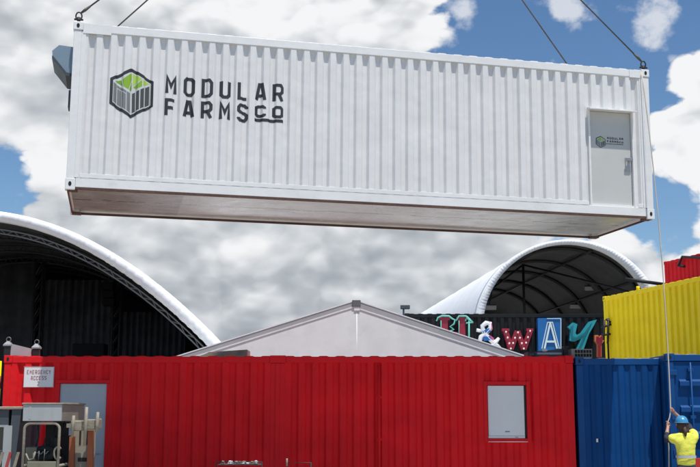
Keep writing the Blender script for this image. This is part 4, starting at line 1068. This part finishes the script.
for (wri, pai, wr), hd in zip(handinfo, (hR, hL)):
    ax = Vector((.05, -.02, 1)).normalized()          # rope direction in the fist
    for k, (ln, oz) in enumerate(((.9, .030), (1., .010), (.95, -.010), (.75, -.028))):
        base = hd + ax * oz + Vector((.012, -.012, 0)); prev_ = g.p(base, .010, pai)
        for j, an in enumerate((30, 110, 190)):
            rr = .024 * (1.05 if j < 2 else .9)
            q = hd + Vector((-.022, .012, 0)) + ax * oz + Vector((rr * math.cos(R(an - 60)), rr * math.sin(R(an - 60)) * -1, 0)) * ln; prev_ = g.p(q, .0088 - .0008 * j, prev_)
    t1 = g.p(hd + Vector((.02, .020, .030)), .0105, pai); t2 = g.p(hd + Vector((-.006, .034, .050)), .0095, t1); g.p(hd + Vector((-.030, .030, .052)), .0085, t2)
me = g.mesh(2); me.materials.clear(); me.materials.append(M['skin'])
bmh = bmesh.new(); bmh.from_mesh(me)
for (x, y, z, r_, sq) in ((-.108, .075, 1.60, .022, (.5, .8, 1.3)), (.047, .03, 1.60, .022, (.5, .8, 1.3))):   # ears
    bmesh.ops.create_uvsphere(bmh, u_segments=8, v_segments=6, radius=1, matrix=Matrix.Translation((x, y, z)) @ Matrix.Diagonal((r_ * sq[0], r_ * sq[1], r_ * sq[2], 1)))
for x, y in ((-.085, .105), (-.03, .128)):             # eye bulges
    bmesh.ops.create_uvsphere(bmh, u_segments=8, v_segments=6, radius=.012, matrix=Matrix.Translation((x, y, 1.615)))
for f in bmh.faces: f.smooth = True
bmh.to_mesh(me); bmh.free()
body = bpy.data.objects.new('body', me); COL.objects.link(body); body.parent = person
def garment(name, rig, mm, lv=3, amp=.010):
    me = rig.mesh(lv)
    for v_ in me.vertices:
        c_ = Vector((v_.co.x * 9, v_.co.y * 9, v_.co.z * 16)); k_ = mnoise.noise(c_) * amp + mnoise.noise(c_ * 2.3) * amp * .5
        v_.co += v_.normal * k_
    me.materials.clear(); me.materials.append(M[mm])
    for p_ in me.polygons: p_.use_smooth = True
    o = bpy.data.objects.new(name, me); COL.objects.link(o); o.parent = person; return o
s = Rig(); a = s.p((0, 0, .86), (.178, .135)); b = s.p((0, 0, 1.03), (.166, .126), a); c = s.p((0, 0, 1.23), (.170, .128), b); d_ = s.p((0, .0, 1.345), (.120, .10), c); s.p((-.003, .008, 1.425), (.075, .072), d_)
for sh, el in ((shR, elR), (shL, elL)):
    q = s.p(sh, .086, d_); s.p(sh.lerp(el, .66), .076, q)
shirt = garment('shirt', s, 'hivis')
for sh, el, hd in ((shR, elR, hR), (shL, elL, hL)):    # navy lower sleeves
    s = Rig(); a = s.p(sh.lerp(el, .50), .066); b = s.p(el, .060, a); s.p(el.lerp(hd, .55), .044, b); garment('sleeve', s, 'navy')
# reflective tape round the shirt
def band(z, rx, ry, hgt):
    m = mb('reflect'); m.smooth = True; nn = 32; vs = []
    for i in range(nn):
        q = 2 * PI * i / nn; vs += [(rx * math.cos(q), ry * math.sin(q), z - hgt / 2), (rx * math.cos(q), ry * math.sin(q), z + hgt / 2)]
    m.add(vs, [(2*i, 2*((i+1) % nn), 2*((i+1) % nn)+1, 2*i+1) for i in range(nn)]); m.smooth = False; o = m.build('reflective_band', shirt); return o
band(1.06, .172, .134, .045)
col_ = mb('hivis').tube([(.07 * math.cos(q), .01 + .07 * math.sin(q), 1.435 + .008 * math.cos(q)) for q in [2*PI*i/16 for i in range(16)]], .020, 8, closed=True).build('collar', shirt)
s = Rig(); a = s.p((0, 0, 1.0), (.15, .115)); b = s.p((0, 0, .86), (.155, .12), a)
for k in (-1, 1):
    q = s.p((.095 * k, 0, .76), .105, b); w2 = s.p((.105 * k, -.01 + .04 * k, .48), .078, q); s.p((.115 * k, -.05 + .06 * k, .10), .068, w2)
garment('trousers', s, 'navy')
for k in (-1, 1):
    s = Rig(); a = s.p((.115 * k, -.05 + .06 * k, .15), .055); b = s.p((.117 * k, -.05 + .06 * k, .055), .052, a); s.p((.13 * k, .11 + .06 * k, .045), .042, b); garment('boot', s, 'boot')
m = mb('hair').ball((-.02, .0, 1.575), .104, 14, (1, .82, 1.0)); m.ball((-.015, -.03, 1.49), .075, 12, (1.2, .6, 1.1)); m.tube([(-.02, -.06, 1.55), (-.015, -.09, 1.47), (-.02, -.10, 1.40)], [.035, .034, .012], 8); m.build('hair', person)
m = mb('helmet'); m.smooth = True; nn = 24; vs = []; cxh, cyh, czh = -.03, .035, 1.635; rings = []
for j in range(9):
    t = j / 8 * PI / 2; rx, ry, z = .108 * math.cos(t), .132 * math.cos(t), .115 * math.sin(t)
    for i in range(nn): q = 2*PI*i/nn; vs.append((cxh + rx * math.cos(q), cyh + ry * math.sin(q), czh + z + .006 * max(0, math.cos(q * 2)) * math.sin(t * 2)))
fs = [(j*nn+i, j*nn+(i+1) % nn, (j+1)*nn+(i+1) % nn, (j+1)*nn+i) for j in range(8) for i in range(nn)]
m.add(vs, fs)
vs = []
for i in range(nn):
    q = 2*PI*i/nn; ex_ = .014 + .045 * max(0, math.sin(q)) ** 3; vs += [(cxh + .108 * math.cos(q), cyh + .132 * math.sin(q), czh + .004), (cxh + (.108 + ex_) * math.cos(q), cyh + (.132 + ex_) * math.sin(q), czh - .006), (cxh + .105 * math.cos(q), cyh + .128 * math.sin(q), czh - .012)]
m.add(vs, [(3*i+a_, 3*((i+1) % nn)+a_, 3*((i+1) % nn)+(a_+1) % 3, 3*i+(a_+1) % 3) for i in range(nn) for a_ in range(3)]); m.smooth = False
m.build('hard_hat', person)
# tag line
top_ = CM @ Vector((CL - .16, -.03, CH - .05)); base = Vector(person.location)
A_ = base + hR * 1.02 + Vector((-.022, .012, 0)); B_ = base + hL * 1.02 + Vector((-.022, .012, 0))
m = mb('rope'); pts = []
dirn = (A_ - top_)
for i in range(25):
    t = i / 24; sag = 4 * t * (1 - t); pts.append(top_ + dirn * t + Vector((.06 * sag, -.06 * sag, 0)))
pts += [A_.lerp(B_, .5) + Vector((.015, 0, 0)), B_, B_ + Vector((.03, .05, -.4)), B_ + Vector((.02, .10, -1.0)), Vector((B_.x, B_.y + .12, .012)), Vector((B_.x - .3, B_.y + .25, .012)), Vector((B_.x - .6, B_.y + .1, .012))]
m.tube(pts, .0105, 7)
o = m.build('tag_line', None, tuple(top_)); tag(o, 'thin pale guide rope from the container corner down to the worker', 'rope')

# ------------------------------------------------------------------ colour management
vs_ = sc.view_settings; vs_.view_transform = 'Standard'; vs_.look = 'None'; vs_.exposure = 0; vs_.gamma = 1; vs_.use_curve_mapping = False
sc.cycles.max_bounces = 8; sc.cycles.diffuse_bounces = 4
sc.cycles.use_denoising = True; sc.cycles.use_adaptive_sampling = True; sc.cycles.adaptive_threshold = .02
